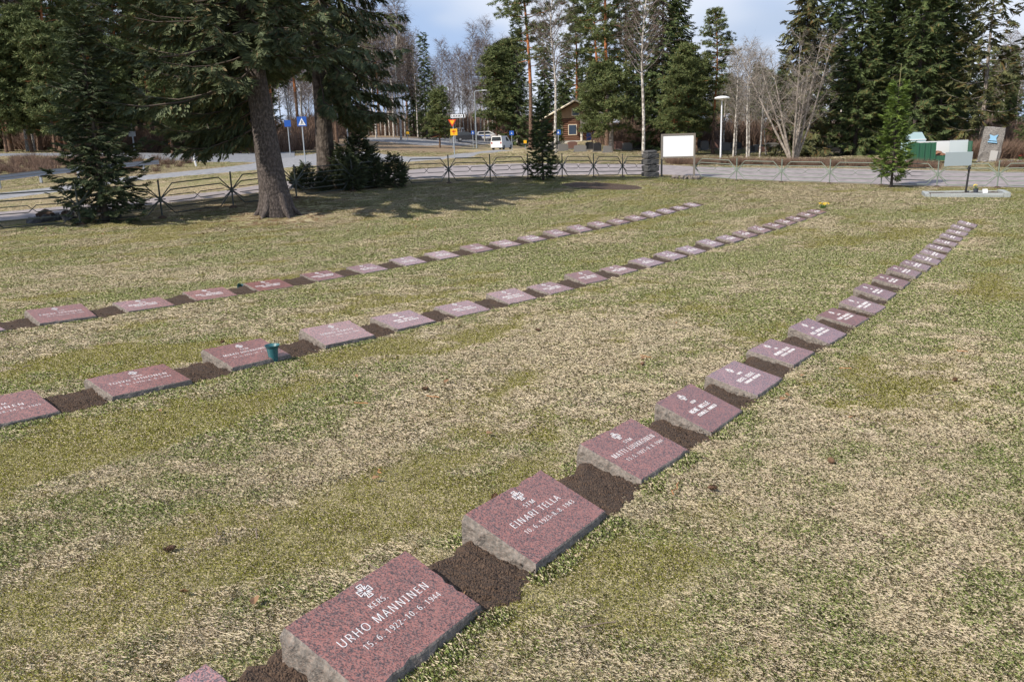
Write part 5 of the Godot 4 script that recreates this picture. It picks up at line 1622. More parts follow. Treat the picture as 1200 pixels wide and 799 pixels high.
# ------------------------------------------------------------------ roadside things
func make_guard_rail() -> void:
	var p := [[-36.0, -37.0], [-30.4, -42.2], [-27.2, -46.3], [-25.8, -50.0], [-25.1, -55.1], [-23.9, -59.6]]
	var t := thing("guard_rail", "grey steel guard rail along the road below the brown slope", "guard rail", on_ground(p[0][0], p[0][1]))
	var m := mat("galvanised", lin(0.34, 0.37, 0.42), 0.5, 0.4)
	var pts := []
	for i in p.size() - 1:
		for k in 3:
			var q := Vector2(p[i][0], p[i][1]).lerp(Vector2(p[i + 1][0], p[i + 1][1]), k / 3.0)
			pts.append(on_ground(q.x, q.y))
	pts.append(on_ground(p[-1][0], p[-1][1]))
	var b := MB.new()
	var prof := [[0.42, 0.0], [0.47, 0.05], [0.53, 0.05], [0.57, 0.0], [0.61, 0.05], [0.67, 0.05], [0.72, 0.0]]
	for i in pts.size() - 1:
		var d: Vector3 = (pts[i + 1] - pts[i]).normalized()
		var nrm := d.cross(Vector3.UP).normalized() * -1.0
		for k in prof.size() - 1:
			var o0: Vector3 = pts[0]
			b.quad(pts[i] - o0 + Vector3(0, prof[k][0], 0) + nrm * prof[k][1], pts[i] - o0 + Vector3(0, prof[k + 1][0], 0) + nrm * prof[k + 1][1], pts[i + 1] - o0 + Vector3(0, prof[k + 1][0], 0) + nrm * prof[k + 1][1], pts[i + 1] - o0 + Vector3(0, prof[k][0], 0) + nrm * prof[k][1])
	part("beam", b.mesh(), m, t)
	var pm := MB.new()
	pm.box(Vector3(-0.06, -0.3, -0.05), Vector3(0.06, 0.7, 0.05))
	var pmesh := pm.mesh()
	for i in range(0, pts.size(), 2):
		var o := part("post", pmesh, m, t)
		o.position = pts[i] - pts[0] + Vector3(-0.12, 0, -0.05)

func pole_mesh(h: float, r0: float, r1: float) -> ArrayMesh:
	var b := MB.new()
	b.tube([Vector3(0, -0.3, 0), Vector3(0, h * 0.5, 0), Vector3(0, h, 0)], [r0, (r0 + r1) * 0.5, r1], 10)
	return b.mesh()

func street_lamp(pos: Vector3, h: float, arm: float, turn: float, label: String) -> void:
	var m := mat("lamp_steel", lin(0.30, 0.34, 0.38), 0.5, 0.3)
	var t := thing("street_lamp", label, "street lamp", pos, turn)
	part("pole", pole_mesh(h, 0.10, 0.07), m, t)
	var b := MB.new()
	b.tube([Vector3(0, h - 0.05, 0), Vector3(0.15, h + 0.12, 0), Vector3(arm, h + 0.2, 0)], [0.06, 0.06, 0.05], 8)
	part("arm", b.mesh(), m, t)
	var l := MB.new()
	l.prism(PackedVector2Array([Vector2(arm - 0.05, h + 0.10), Vector2(arm + 0.75, h + 0.14), Vector2(arm + 0.75, h + 0.22), Vector2(arm + 0.1, h + 0.30), Vector2(arm - 0.05, h + 0.26)]), -0.13, 0.13)
	part("lamp_head", l.mesh(), mat("lamp_head", lin(0.42, 0.45, 0.48), 0.5), t)

func road_sign(called: String, label: String, pos: Vector3, h: float, turn: float) -> Node3D:
	var t := thing(called, label, "road sign", pos, turn)
	part("pole", pole_mesh(h, 0.045, 0.045), mat("sign_pole", lin(0.34, 0.38, 0.42), 0.5, 0.3), t)
	return t

func plate(t: Node3D, called: String, poly: PackedVector2Array, z: float, m: Material, thick := 0.012) -> MeshInstance3D:
	var b := MB.new()
	b.prism(poly, z, z + thick)
	return part(called, b.mesh(), m, t)

func rect(cx: float, cy: float, w: float, h: float) -> PackedVector2Array:
	return PackedVector2Array([Vector2(cx - w / 2, cy - h / 2), Vector2(cx + w / 2, cy - h / 2), Vector2(cx + w / 2, cy + h / 2), Vector2(cx - w / 2, cy + h / 2)])

func make_roadside() -> void:
	make_guard_rail()
	var blue := mat("sign_blue", lin(0.02, 0.10, 0.42), 0.4)
	var white := mat("sign_white", lin(0.72, 0.74, 0.78), 0.4)
	var yellow := mat("sign_yellow", lin(0.78, 0.42, 0.015), 0.4)
	var red := mat("sign_red", lin(0.58, 0.05, 0.02), 0.4)
	var black := mat("sign_black", lin(0.02, 0.02, 0.02), 0.5)
	var grey := mat("sign_back", lin(0.32, 0.35, 0.38), 0.5, 0.3)
	# pedestrian crossing sign
	var s := road_sign("crossing_sign", "blue pedestrian crossing sign between the two old spruces", on_ground(-14.4, -61.9), 3.35, 0.2)
	plate(s, "sign_plate", rect(0, 3.0, 0.66, 0.66), 0.05, blue)
	plate(s, "white_triangle", PackedVector2Array([Vector2(-0.26, 2.74), Vector2(0.26, 2.74), Vector2(0, 3.25)]), 0.064, white, 0.006)
	var ped := MB.new()
	ped.col = Color.WHITE
	for q in [[Vector2(0.0, 3.02), Vector2(0.0, 2.92), 0.05], [Vector2(0.0, 2.93), Vector2(0.09, 2.80), 0.035], [Vector2(0.0, 2.93), Vector2(-0.08, 2.80), 0.035], [Vector2(0.0, 3.0), Vector2(0.08, 2.94), 0.025], [Vector2(-0.01, 3.06), Vector2(0.01, 3.08), 0.05]]:
		stroke(ped, q[0], q[1], q[2], 0.004)
	var po := part("walking_figure", ped.mesh(), black, s)
	po.position.z = 0.071
	var s2 := road_sign("blue_sign", "blue square sign on a grey pole behind the leaning trunk", on_ground(-20.5, -82.3), 3.4, 0.25)
	plate(s2, "sign_plate", rect(0, 3.0, 0.6, 0.6), 0.05, blue)
	# give-way sign with plates and street name
	var g := road_sign("give_way_sign", "yellow give-way sign with red border, plate below and name board above", on_ground(-4.2, -70.5), 3.5, 0.0)
	plate(g, "warning_triangle", PackedVector2Array([Vector2(-0.40, 3.05), Vector2(0.26, 3.05), Vector2(-0.07, 2.46)]), 0.05, red)
	plate(g, "yellow_field", PackedVector2Array([Vector2(-0.27, 2.98), Vector2(0.13, 2.98), Vector2(-0.07, 2.63)]), 0.064, yellow, 0.006)
	plate(g, "lower_plate", rect(0.03, 2.06, 0.56, 0.52), 0.05, yellow)
	var mark := MB.new()
	stroke(mark, Vector2(-0.12, 2.12), Vector2(0.18, 2.12), 0.08, 0.004)
	stroke(mark, Vector2(0.03, 1.90), Vector2(0.03, 2.2), 0.06, 0.004)
	var mo := part("plate_mark", mark.mesh(), red, g)
	mo.position.z = 0.064
	plate(g, "name_board", rect(0.42, 3.30, 1.25, 0.34), 0.05, black)
	plate(g, "name_field", rect(0.42, 3.30, 1.17, 0.26), 0.064, white, 0.004)
	var nm := MB.new()
	for k in 8: stroke(nm, Vector2(-0.08 + k * 0.105, 3.24), Vector2(-0.08 + k * 0.105 + (0.05 if k % 2 else 0.0), 3.36), 0.05, 0.004)
	stroke(nm, Vector2(0.88, 3.22), Vector2(0.88, 3.38), 0.12, 0.004)
	var no_ := part("name_lettering", nm.mesh(), black, g)
	no_.position.z = 0.069
	var wb := road_sign("white_sign", "plain white sign board behind the give-way sign", on_ground(-7.2, -118.0), 1.6, 0.1)
	plate(wb, "sign_plate", rect(0, 1.25, 0.9, 0.95), 0.05, white)
	# small far signs
	var far := [[-14.4, -128.0, "yellow", "small yellow sign at the edge of the leafless wood", rect(0, 1.35, 0.5, 0.4)], [2.9, -129.0, "yellow", "small yellow marker sign by the road past the van", rect(0, 1.4, 0.45, 0.45)], [-4.8, -128.0, "blue", "small blue sign in front of the white car", rect(0, 2.2, 0.45, 0.5)], [0.9, -126.0, "blue", "blue square sign on a post beyond the white van", rect(0, 2.5, 0.62, 0.62)], [5.6, -92.0, "blue", "blue sign on a post in front of the log house", rect(0, 1.75, 0.5, 0.5)]]
	for q in far:
		var f := road_sign("small_sign", q[3], on_ground(q[0], q[1]), (q[4] as PackedVector2Array)[2].y + 0.05, 0.0)
		plate(f, "sign_plate", q[4], 0.05, yellow if q[2] == "yellow" else blue)
		if q[2] == "blue": plate(f, "white_mark", PackedVector2Array([q[4][0] * 0.5 + q[4][2] * 0.5 + Vector2(-0.1, -0.12), q[4][0] * 0.5 + q[4][2] * 0.5 + Vector2(0.1, -0.12), q[4][0] * 0.5 + q[4][2] * 0.5 + Vector2(0.0, 0.15)]), 0.064, white, 0.005)
	street_lamp(on_ground(-20.4, -112.5), 12.2, 1.6, 0.0, "tall grey street lamp behind the second old spruce")
	street_lamp(on_ground(-4.3, -128.0), 8.0, 1.1, 0.0, "grey street lamp with short arm beside the black car")
	# lamp across the path with a flat round head
	var pl := thing("park_lamp", "white park lamp with flat round head across the path", "lamp post", on_ground(14.32, -57.6))
	part("pole", pole_mesh(4.05, 0.06, 0.045), mat("white_pole", lin(0.62, 0.65, 0.70), 0.5), pl)
	var lh := MB.new()
	lh.lathe([Vector2(0.05, 3.95), Vector2(0.10, 4.02), Vector2(0.46, 4.06), Vector2(0.50, 4.12), Vector2(0.46, 4.17), Vector2(0.25, 4.24), Vector2(0.0, 4.26)], 24)
	part("lamp_head", lh.mesh(), mat("lamp_white", lin(0.66, 0.68, 0.70), 0.45), pl)
	# speed camera
	var cm := thing("traffic_camera", "grey traffic camera on a pole at the far road", "camera", on_ground(-37.0, -86.5))
	part("pole", pole_mesh(3.6, 0.09, 0.08), grey, cm)
	var cb := MB.new()
	cb.box(Vector3(-0.75, 3.62, -0.25), Vector3(0.2, 4.02, 0.25))
	part("camera_box", cb.mesh(), mat("camera_grey", lin(0.40, 0.46, 0.52), 0.5), cm)
	var cl := MB.new()
	cl.tube([Vector3(-0.82, 3.82, 0.10), Vector3(-0.6, 3.82, 0.27)], [0.13, 0.13], 10)
	part("lens", cl.mesh(), black, cm)
	plate(cm, "pole_plate", rect(0.0, 1.85, 0.7, 0.5), 0.09, grey)
	# leaning marker post
	var mp := thing("marker_post", "leaning white roadside marker post with a dark band", "post", on_ground(-22.8, -63.5))
	mp.rotation.z = 0.14
	part("post", pole_mesh(1.12, 0.065, 0.065), mat("post_white", lin(0.72, 0.74, 0.76), 0.5), mp)
	var bnd := MB.new()
	bnd.tube([Vector3(0, 0.78, 0), Vector3(0, 0.95, 0)], [0.069, 0.069], 10)
	part("dark_band", bnd.mesh(), black, mp)

# ------------------------------------------------------------------ vehicles
func wheel(t: Node3D, x: float, z: float, r: float, side: float) -> void:
	var b := MB.new()
	b.tube([Vector3(0, 0, -0.1), Vector3(0, 0, 0.1)], [r, r], 18)
	var w := part("wheel", b.mesh(), mat("tyre", lin(0.02, 0.02, 0.021), 0.8), t)
	w.position = Vector3(x, r, z)
	var h := MB.new()
	h.tube([Vector3(0, 0, side * 0.06), Vector3(0, 0, side * 0.108)], [r * 0.62, r * 0.58], 14)
	part("rim", h.mesh(), mat("rim", lin(0.35, 0.36, 0.38), 0.35, 0.7), w)

# outline of the side in metres, x from rear to front; glass lists of polygons
func car(t: Node3D, side: PackedVector2Array, cabin: PackedVector2Array, wide: float, paint: Material, wheels: Array, glass: Array, length: float, beltline: float) -> void:
	var b := MB.new()
	b.prism(side, -wide / 2, wide / 2)
	part("body", b.mesh(), paint, t)
	var c := MB.new()
	# cabin narrows upwards
	var n := cabin.size()
	var top := -1e9
	for q in cabin: top = maxf(top, q.y)
	var inset := func(q: Vector2, s: float) -> Vector3:
		return Vector3(q.x, q.y, s * (wide / 2 - 0.02 - 0.14 * clampf((q.y - beltline) / (top - beltline), 0.0, 1.0)))
	var idx := Geometry2D.triangulate_polygon(cabin)
	for s in [-1.0, 1.0]:
		for i in range(0, idx.size(), 3):
			var p := [inset.call(cabin[idx[i]], s), inset.call(cabin[idx[i + 1]], s), inset.call(cabin[idx[i + 2]], s)]
			var nn: Vector3 = (p[2] - p[0]).cross(p[1] - p[0])
			if nn.z * s < 0: c.tri(p[0], p[2], p[1])
			else: c.tri(p[0], p[1], p[2])
	for i in n:
		c.quad(inset.call(cabin[i], 1.0), inset.call(cabin[(i + 1) % n], 1.0), inset.call(cabin[(i + 1) % n], -1.0), inset.call(cabin[i], -1.0))
	part("cabin", c.mesh(), paint, t)
	var gm := mat("car_glass", lin(0.03, 0.035, 0.04), 0.08)
	for g in glass:
		for s in [-1.0, 1.0]:
			var gb := MB.new()
			var gi := Geometry2D.triangulate_polygon(g)
			for i in range(0, gi.size(), 3):
				var p := []
				for e in 3:
					var q: Vector3 = inset.call(g[gi[i + e]], s)
					p.append(q + Vector3(0, 0, s * 0.008))
				var nn: Vector3 = (p[2] - p[0]).cross(p[1] - p[0])
				if nn.z * s < 0: gb.tri(p[0], p[2], p[1])
				else: gb.tri(p[0], p[1], p[2])
			part("side_window", gb.mesh(), gm, t)
	for w in wheels:
		for s in [-1.0, 1.0]: wheel(t, w, s * (wide / 2 - 0.08), 0.31, s)
	# end windows: first and last cabin edges given by their corners
	for e in [[0, 1], [n - 2, n - 1]]:
		var a: Vector2 = cabin[e[0]]
		var d: Vector2 = cabin[e[1]]
		var lo := a.lerp(d, 0.14)
		var hi := a.lerp(d, 0.86)
		var wl := (inset.call(lo, 1.0) as Vector3).z - 0.09
		var wh := (inset.call(hi, 1.0) as Vector3).z - 0.09
		var nrm := Vector2((d - a).y, -(d - a).x).normalized()
		var mid := (cabin[1] + cabin[n - 2]) * 0.5 - Vector2(0, 0.4)
		if (a.lerp(d, 0.5) - mid).dot(nrm) < 0: nrm = -nrm
		lo += nrm * 0.012
		hi += nrm * 0.012
		var wb := MB.new()
		wb.quad(Vector3(lo.x, lo.y, wl), Vector3(hi.x, hi.y, wh), Vector3(hi.x, hi.y, -wh), Vector3(lo.x, lo.y, -wl))
		part("rear_window" if e[0] == 0 else "windscreen", wb.mesh(), gm, t)
	for s in [-1.0, 1.0]:
		var lb := MB.new()
		lb.box(Vector3(-0.015, beltline - 0.28, s * (wide / 2 - 0.17) - 0.09), Vector3(0.02, beltline - 0.02, s * (wide / 2 - 0.17) + 0.09))
		part("tail_light", lb.mesh(), mat("tail_red", lin(0.30, 0.012, 0.01), 0.25), t)
		var hb := MB.new()
		hb.box(Vector3(length - 0.10, beltline - 0.36, s * (wide / 2 - 0.25) - 0.14), Vector3(length + 0.01, beltline - 0.2, s * (wide / 2 - 0.25) + 0.14))
		part("headlight", hb.mesh(), mat("headlight_glass", lin(0.6, 0.62, 0.64), 0.15), t)
	var nb := MB.new()
	nb.box(Vector3(-0.02, beltline - 0.42, -0.26), Vector3(0.0, beltline - 0.30, 0.26))
	part("number_plate", nb.mesh(), mats["sign_white"], t)

func make_vehicles() -> void:
	var white := mat("white_paint", lin(0.72, 0.73, 0.74), 0.25)
	var black := mat("black_paint", lin(0.012, 0.013, 0.018), 0.2)
	white.clearcoat_enabled = true
	black.clearcoat_enabled = true
	var v := thing("white_van", "small white van driving away past the grass verge", "van", on_ground(-1.3, -120.0, 0.06), 1.2)
	car(v, PackedVector2Array([Vector2(0, 0.3), Vector2(0.55, 0.25), Vector2(3.9, 0.25), Vector2(4.15, 0.4), Vector2(4.15, 0.85), Vector2(3.3, 1.08), Vector2(0, 1.08)]), PackedVector2Array([Vector2(0.02, 1.08), Vector2(0.12, 1.84), Vector2(2.35, 1.86), Vector2(3.25, 1.08)]), 1.7, white, [0.75, 3.4], [PackedVector2Array([Vector2(1.75, 1.14), Vector2(1.75, 1.66), Vector2(2.25, 1.68), Vector2(2.85, 1.14)])], 4.15, 1.08)
	var k := thing("dark_car", "black car standing beside the street lamp", "car", on_ground(-8.2, -141.0, 0.08), 0.12)
	car(k, PackedVector2Array([Vector2(0, 0.35), Vector2(0.5, 0.22), Vector2(3.9, 0.22), Vector2(4.2, 0.35), Vector2(4.2, 0.72), Vector2(3.1, 0.95), Vector2(0.05, 0.95)]), PackedVector2Array([Vector2(0.05, 0.95), Vector2(0.6, 1.44), Vector2(2.1, 1.46), Vector2(3.1, 0.95)]), 1.75, black, [0.8, 3.35], [PackedVector2Array([Vector2(0.75, 0.99), Vector2(0.85, 1.36), Vector2(1.95, 1.38), Vector2(2.7, 0.99)])], 4.2, 0.95)
	var w := thing("white_car", "white estate car on the far road behind the van", "car", on_ground(-5.4, -158.0, 0.08), 0.05)
	car(w, PackedVector2Array([Vector2(0, 0.35), Vector2(0.5, 0.22), Vector2(4.2, 0.22), Vector2(4.6, 0.35), Vector2(4.6, 0.72), Vector2(3.5, 0.95), Vector2(0.05, 0.95)]), PackedVector2Array([Vector2(0.05, 0.95), Vector2(0.4, 1.46), Vector2(2.5, 1.48), Vector2(3.5, 0.95)]), 1.8, white, [0.85, 3.7], [PackedVector2Array([Vector2(0.5, 0.99), Vector2(0.6, 1.38), Vector2(2.35, 1.40), Vector2(3.1, 0.99)])], 4.6, 0.95)
	var band := MB.new()
	band.box(Vector3(0.5, 0.60, 0.902), Vector3(2.6, 0.78, 0.908))
	part("blue_stripe", band.mesh(), mats["sign_blue"], w)
	var s := thing("white_van", "white van far back at the edge of the leafless wood", "van", on_ground(-10.0, -172.0, 0.08), 1.2)
	car(s, PackedVector2Array([Vector2(0, 0.3), Vector2(0.55, 0.25), Vector2(3.9, 0.25), Vector2(4.15, 0.4), Vector2(4.15, 0.85), Vector2(3.3, 1.08), Vector2(0, 1.08)]), PackedVector2Array([Vector2(0.02, 1.08), Vector2(0.12, 1.94), Vector2(2.35, 1.96), Vector2(3.25, 1.08)]), 1.8, white, [0.75, 3.4], [PackedVector2Array([Vector2(1.75, 1.14), Vector2(1.75, 1.66), Vector2(2.25, 1.68), Vector2(2.85, 1.14)])], 4.15, 1.08)

# ------------------------------------------------------------------ house, container, memorial, headstones
func make_house() -> void:
	var t := thing("log_house", "brown log house with tan gable and dark red roof behind the pines", "house", on_ground(8.6, -106.0), -0.12)
	var log_m := mat("log_wall", lin(0.12, 0.058, 0.035), 0.8)
	var tan_m := mat("tan_boards", lin(0.27, 0.19, 0.12), 0.8)
	var roof_m := mat("roof_red", lin(0.13, 0.052, 0.045), 0.85)
	var trim := mat("house_trim", lin(0.62, 0.55, 0.44), 0.7)
	var base := MB.new()
	base.box(Vector3(-3.6, -0.5, -6.0), Vector3(3.6, 0.25, 0.0))
	part("plinth", base.mesh(), mat("plinth", lin(0.42, 0.41, 0.39), 0.9), t)
	var lm := MB.new()
	lm.tube([Vector3(-3.5, 0, 0), Vector3(3.5, 0, 0)], [0.125, 0.125], 8)
	var lmesh := lm.mesh()
	for k in 11:
		var o := part("log", lmesh, log_m, t)
		o.position = Vector3(0, 0.37 + k * 0.235, -0.13)
	var core := MB.new()
	core.box(Vector3(-3.5, 0.25, -5.9), Vector3(3.5, 2.9, -0.14))
	part("wall", core.mesh(), log_m, t)
	var gb := MB.new()
	gb.prism(PackedVector2Array([Vector2(-3.5, 2.92), Vector2(3.5, 2.92), Vector2(0, 4.75)]), -5.9, -0.12)
	part("gable", gb.mesh(), tan_m, t)
	for k in 13:
		var x := -3.0 + k * 0.5
		var hgt := 4.75 - absf(x) * 0.523 - 0.1
		if hgt < 3.05: continue
		var bb := MB.new()
		bb.box(Vector3(x - 0.225, 2.95, -0.118), Vector3(x + 0.225, hgt, -0.09))
		part("gable_board", bb.mesh(), tan_m, t)
	for s in [-1.0, 1.0]:
		var rb := MB.new()
		var a := Vector3(0, 4.95, 0)
		var e := Vector3(s * 4.3, 2.70, 0)
		rb.oct([Vector3(minf(a.x, e.x), (e.y if s < 0 else a.y) - 0.0, -6.3), Vector3(maxf(a.x, e.x), (a.y if s < 0 else e.y), -6.3), Vector3(minf(a.x, e.x), (e.y if s < 0 else a.y) + 0.14, -6.3), Vector3(maxf(a.x, e.x), (a.y if s < 0 else e.y) + 0.14, -6.3), Vector3(minf(a.x, e.x), (e.y if s < 0 else a.y), 0.9), Vector3(maxf(a.x, e.x), (a.y if s < 0 else e.y), 0.9), Vector3(minf(a.x, e.x), (e.y if s < 0 else a.y) + 0.14, 0.9), Vector3(maxf(a.x, e.x), (a.y if s < 0 else e.y) + 0.14, 0.9)])
		part("roof_slope", rb.mesh(), roof_m, t)
		var fb := MB.new()
		fb.tube([Vector3(0, 4.97, 0.93), Vector3(s * 4.33, 2.72, 0.93)], [0.12, 0.12], 4)
		part("barge_board", fb.mesh(), trim, t)
	var pb := MB.new()
	pb.box(Vector3(0.6, 2.15, 0.0), Vector3(3.3, 2.85, 1.6))
	part("porch_roof", pb.mesh(), trim, t)
	for x in [0.75, 3.15]:
		var cb := MB.new()
		cb.tube([Vector3(x, -0.3, 1.45), Vector3(x, 2.14, 1.45)], [0.17, 0.15], 8)
		part("porch_post", cb.mesh(), mat("porch_white", lin(0.55, 0.52, 0.46), 0.7), t)
	for q in [[-2.2, 1.55, 1.0, 1.1], [-0.4, 1.55, 0.9, 1.1], [0.0, 3.6, 0.8, 0.7]]:
		var wf := MB.new()
		wf.box(Vector3(q[0] - q[2] / 2 - 0.08, q[1] - q[3] / 2 - 0.08, -0.08), Vector3(q[0] + q[2] / 2 + 0.08, q[1] + q[3] / 2 + 0.08, 0.02))
		var w := part("window", wf.mesh(), trim, t)
		var wp := MB.new()
		wp.box(Vector3(q[0] - q[2] / 2, q[1] - q[3] / 2, 0.021), Vector3(q[0] + q[2] / 2, q[1] + q[3] / 2, 0.03))
		part("pane", wp.mesh(), mat("house_pane", lin(0.04, 0.06, 0.10), 0.1), w)
	var db := MB.new()
	db.box(Vector3(1.3, 0.26, -0.06), Vector3(2.2, 2.1, 0.03))
	part("door", db.mesh(), mat("door_blue", lin(0.04, 0.08, 0.26), 0.5), t)

func make_container() -> void:
	var a := on_ground(24.3, -51.0)
	var t := thing("waste_container", "green open waste container with white inner side across the path", "container", a, -0.12)
	var green := mat("container_green", lin(0.022, 0.095, 0.055), 0.5)
	var white := mat("container_white", lin(0.62, 0.64, 0.66), 0.5)
	var w := 3.1
	var fl := MB.new()
	fl.box(Vector3(0, 0.12, -1.6), Vector3(w, 0.22, 0))
	part("floor", fl.mesh(), green, t)
	for q in [[0.0, 0.06, "side_wall"], [w - 0.06, w, "side_wall"]]:
		var b := MB.new()
		b.box(Vector3(q[0], 0.22, -1.6), Vector3(q[1], 1.2, 0.0))
		part(q[2], b.mesh(), green, t)
	var bk := MB.new()
	bk.box(Vector3(0.06, 0.22, -1.6), Vector3(w - 0.06, 1.22, -1.54))
	part("back_wall", bk.mesh(), white, t)
	var f1 := MB.new()
	f1.box(Vector3(0.06, 0.22, -0.06), Vector3(1.0, 1.18, 0.0))
	part("front_wall", f1.mesh(), green, t)
	for k in 4:
		var rb := MB.new()
		rb.box(Vector3(0.02 + k * 0.32, 0.2, 0.002), Vector3(0.10 + k * 0.32, 1.19, 0.07))
		part("rib", rb.mesh(), green, t)
	var lw := MB.new()
	lw.box(Vector3(1.0, 0.22, -0.06), Vector3(w - 0.06, 0.40, 0.0))
	part("front_sill", lw.mesh(), green, t)
	var wp := MB.new()
	wp.box(Vector3(2.0, 0.42, -0.5), Vector3(w - 0.08, 1.26, -0.44))
	part("inner_panel", wp.mesh(), mat("pale_panel", lin(0.46, 0.52, 0.56), 0.5), t)
	for k in 2:
		var sk := MB.new()
		sk.box(Vector3(0.3 + k * 1.9, -0.2, -1.5), Vector3(0.5 + k * 1.9, 0.118, -0.05))
		part("skid", sk.mesh(), green, t)
	var heap := part("brown_waste", rock_mesh(811, Vector3(0.55, 0.30, 0.5), 8), mat("waste_brown", lin(0.20, 0.10, 0.06), 0.95), self)
	heap.position = a + Vector3(1.5, 0.42, -0.85)
	tag(heap, "heap of brown plant waste inside the green container", "waste")
	var tank := thing("blue_tank", "pale blue six-sided tank top behind the waste container", "tank", on_ground(25.6, -54.0), -0.1)
	var tb := MB.new()
	tb.prism(PackedVector2Array([Vector2(-0.62, -0.2), Vector2(0.62, -0.2), Vector2(0.62, 1.35), Vector2(0.36, 1.78), Vector2(-0.30, 1.80), Vector2(-0.62, 1.35)]), -0.7, 0.0)
	part("shell", tb.mesh(), mat("tank_blue", lin(0.38, 0.52, 0.56), 0.5), tank)
	var tl := MB.new()
	tl.box(Vector3(-0.64, 1.30, 0.002), Vector3(0.64, 1.36, 0.03))
	part("rim", tl.mesh(), white, tank)

func make_memorial() -> void:
	var t := thing("memorial_stone", "leaning rough grey memorial slab with a pale blue emblem", "memorial", on_ground(29.7, -53.0, -0.05), -0.45)
	t.rotation.z = -0.11
	var m := mat("slab_grey", Color(1, 1, 1), 0.9)
	triplanar(m, picture(256, noise(95, 0.07, 5), [[0.0, Color8(70, 68, 68)], [0.5, Color8(108, 105, 103)], [1.0, Color8(172, 168, 165)]], noise(96, 0.4, 2), 0.3), 1.3)
	var o := part("slab", block_mesh(820, Vector3(0.58, 1.10, 0.16), 0.035), m, t)
	o.position.y = 1.0
	var blue := mat("emblem_blue", lin(0.22, 0.42, 0.62), 0.5)
	var b := MB.new()
	b.prism(PackedVector2Array([Vector2(-0.22, 1.30), Vector2(0.22, 1.30), Vector2(0.16, 1.46), Vector2(0.24, 1.68), Vector2(0.02, 1.58), Vector2(-0.24, 1.66), Vector2(-0.16, 1.46)]), 0.17, 0.215)
	part("emblem", b.mesh(), blue, t)
	var c := MB.new()
	c.box(Vector3(-0.26, 1.18, 0.17), Vector3(0.26, 1.25, 0.215))
	part("emblem_bar", c.mesh(), blue, t)
	var d := MB.new()
	d.box(Vector3(0.02, 0.12, 0.15), Vector3(0.42, 0.72, 0.22))
	part("plaque", d.mesh(), mat("plaque_grey", lin(0.36, 0.36, 0.36), 0.6), t)
	rng.seed = 44
	for k in 12:
		var q := on_ground(28.6 + k * 0.24, -52.0 + rng.randf_range(-0.25, 0.25), 0.03)
		var r := part("pale_cobble", rock_mesh(830 + k, Vector3(0.12, 0.08, 0.1), 4), mats["slab_grey"], self)
		r.position = q
		tag(r, "pale cobble at the foot of the leaning memorial slab", "stone", "cobbles round the memorial slab")
	flower_clump("red_flowers", "red flowers beside the memorial stone and hedge", on_ground(33.2, -55.5), 16, 0.22, 0.35)
	var rf := get_child(get_child_count() - 1)
	(rf.get_node("blossoms") as MeshInstance3D).material_override = mat("red_petal", lin(0.62, 0.03, 0.02), 0.6)

func make_headstones() -> void:
	rng.seed = 55
	var dark := mat("polished_dark_stone", lin(0.035, 0.035, 0.038), 0.3)
	var grey := mat("headstone_grey", lin(0.17, 0.165, 0.16), 0.7)
	var redd := mat("headstone_red", lin(0.20, 0.11, 0.09), 0.5)
	for i in HEADSTONES.size():
		var q: Array = HEADSTONES[i]
		var kind := i % 5
		var word: String = ["black polished", "black polished", "grey", "reddish", "dark grey"][kind]
		var west: bool = q[0] < 13.0
		var t := thing("headstone", "%s headstone under the trees %s" % [word, "before the log house" if west else "across the path"], "headstone", on_ground(q[0], q[1]), rng.randf_range(-0.3, 0.3), "%s headstones %s" % [word, "before the log house" if west else "across the path"])
		var w := rng.randf_range(0.35, 0.62)
		var h := rng.randf_range(0.55, 0.95)
		var b := MB.new()
		b.prism(PackedVector2Array([Vector2(-w, 0.1), Vector2(w, 0.1), Vector2(w, h * 0.86), Vector2(w * 0.5, h), Vector2(-w * 0.5, h), Vector2(-w, h * 0.9)]), -0.09, 0.09)
		part("slab", b.mesh(), [dark, dark, grey, redd, grey][kind], t)
		var p := MB.new()
		p.box(Vector3(-w - 0.08, -0.15, -0.17), Vector3(w + 0.08, 0.098, 0.17))
		part("plinth", p.mesh(), grey, t)

# ------------------------------------------------------------------ sky
func sky_picture() -> ImageTexture:
	var w := 1024
	var h := 512
	var im := Image.create(w, h, false, Image.FORMAT_RGBF)
	var n := noise(5, 1.0, 5)
	var n2 := noise(6, 1.0, 4)
	for j in h:
		var up := sin((0.5 - (j + 0.5) / h) * PI)
		var ch := sqrt(1.0 - up * up)
		for i in w:
			var a := TAU * (i + 0.5) / w
			var e := maxf(up, 0.0)
			var k := 1.0 / (e + 0.22)
			var p := Vector3(cos(a) * ch * k, 0, sin(a) * ch * k)
			var base := Color(0.44, 0.56, 0.77).lerp(Color(0.22, 0.37, 0.66), pow(e, 0.6))
			var c := n.get_noise_3d(p.x * 0.55, 3.0, p.z * 0.55) + 0.35 * n2.get_noise_3d(p.x * 2.0, 1.0, p.z * 2.0)
			var cov := smoothstep(-0.32, 0.18, c)
			var dens := smoothstep(-0.1, 0.5, n2.get_noise_3d(p.x * 0.7 + 9.0, 1.0, p.z * 0.7))
			var cloud := Color(0.76, 0.80, 0.88).lerp(Color(0.46, 0.55, 0.70), dens)
			var q := base.lerp(cloud, cov * 0.80)
			if up < 0.0: q = Color(0.30, 0.30, 0.26)
			im.set_pixel(i, j, q)
	return ImageTexture.create_from_image(im)

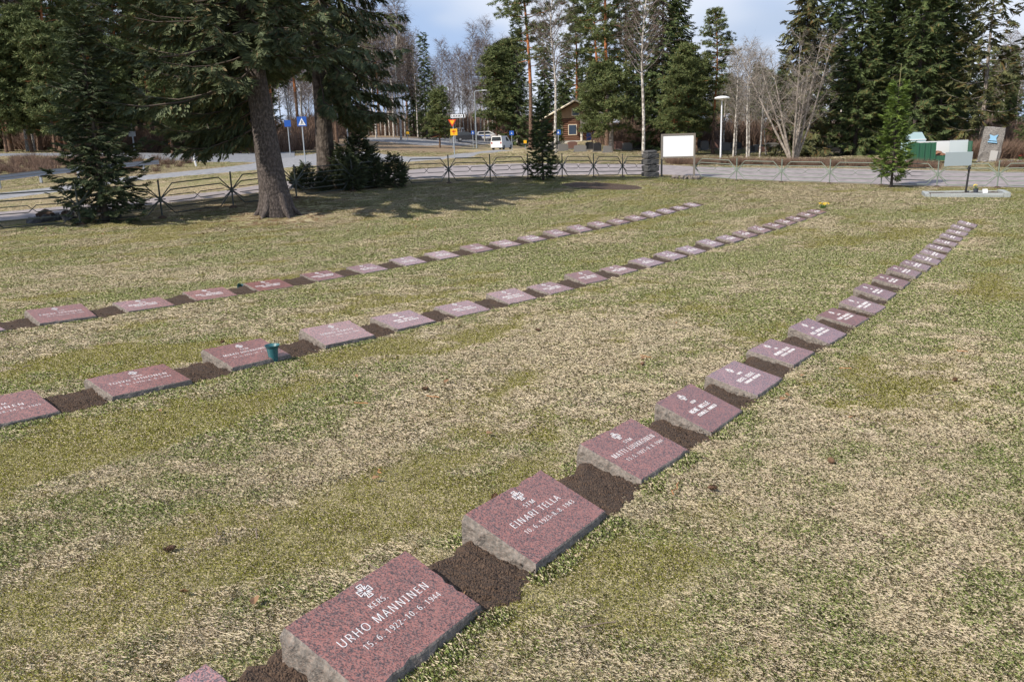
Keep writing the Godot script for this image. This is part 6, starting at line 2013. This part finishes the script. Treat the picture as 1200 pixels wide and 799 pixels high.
func _ready() -> void:
	# camera
	var cam := Camera3D.new()
	cam.name = "camera"
	add_child(cam)
	cam.transform = Transform3D(Basis(Vector3(0.999490, -0.031053, 0.007431), Vector3(0.031930, 0.972043, -0.232622), -Vector3(0.000000, -0.232740, -0.972539)), Vector3(0, 1.5911, 0))
	cam.fov = rad_to_deg(2.0 * atan(399.5 / 990.0))
	cam.near = 0.05
	cam.far = 3000.0
	cam.current = true
	# sky, exposure
	var we := WorldEnvironment.new()
	we.name = "world_environment"
	var env := Environment.new()
	env.background_mode = Environment.BG_SKY
	var sky := Sky.new()
	var pano := PanoramaSkyMaterial.new()
	pano.panorama = sky_picture()
	sky.sky_material = pano
	env.sky = sky
	env.background_energy_multiplier = 0.85
	env.tonemap_mode = Environment.TONE_MAPPER_LINEAR
	env.tonemap_exposure = 1.38
	env.sdfgi_enabled = true
	env.ssao_enabled = true
	env.ssil_enabled = true
	we.environment = env
	add_child(we)
	# sun: from the left, a little behind the camera
	var sun := DirectionalLight3D.new()
	sun.name = "sun"
	add_child(sun)
	var el := deg_to_rad(44.0)
	sun.basis = Basis.looking_at(Vector3(0.79 * cos(el), -sin(el), -0.613 * cos(el)), Vector3.UP)
	sun.light_energy = 1.5
	sun.light_color = Color(1.0, 0.955, 0.89)
	sun.light_angular_distance = 0.5
	sun.shadow_enabled = true

	n_big = noise(1, 0.085, 3)
	n_mid = noise(2, 0.55, 3)
	n_band = noise(4, 0.5, 3)
	n_clump = noise(3, 2.6, 3)
	make_ground()
	print("ground ", Time.get_ticks_msec())
	make_roads()
	make_stone_materials()
	make_markers()
	make_soil_beds()
	print("markers ", Time.get_ticks_msec())
	make_fence(FENCE_LEFT, "dark ornamental wrought fence on the left, between spruces and pillar".replace("on the left, ", ""), mat("fence_dark", lin(0.045, 0.055, 0.05), 0.55, 0.2), 3, 0)
	make_fence(FENCE_RIGHT, "weathered green ornamental fence from the notice board past the kerbed bed", mat("fence_green", lin(0.17, 0.21, 0.18), 0.6, 0.1), 0, 2)
	make_pillar_and_board()
	make_kerbed_bed()
	make_roadside()
	make_vehicles()
	make_house()
	make_container()
	make_memorial()
	make_headstones()
	print("things ", Time.get_ticks_msec())
	make_trees()
	print("trees ", Time.get_ticks_msec())
	make_brush()
	make_small_things()
	make_grass()
	print("done ", Time.get_ticks_msec())
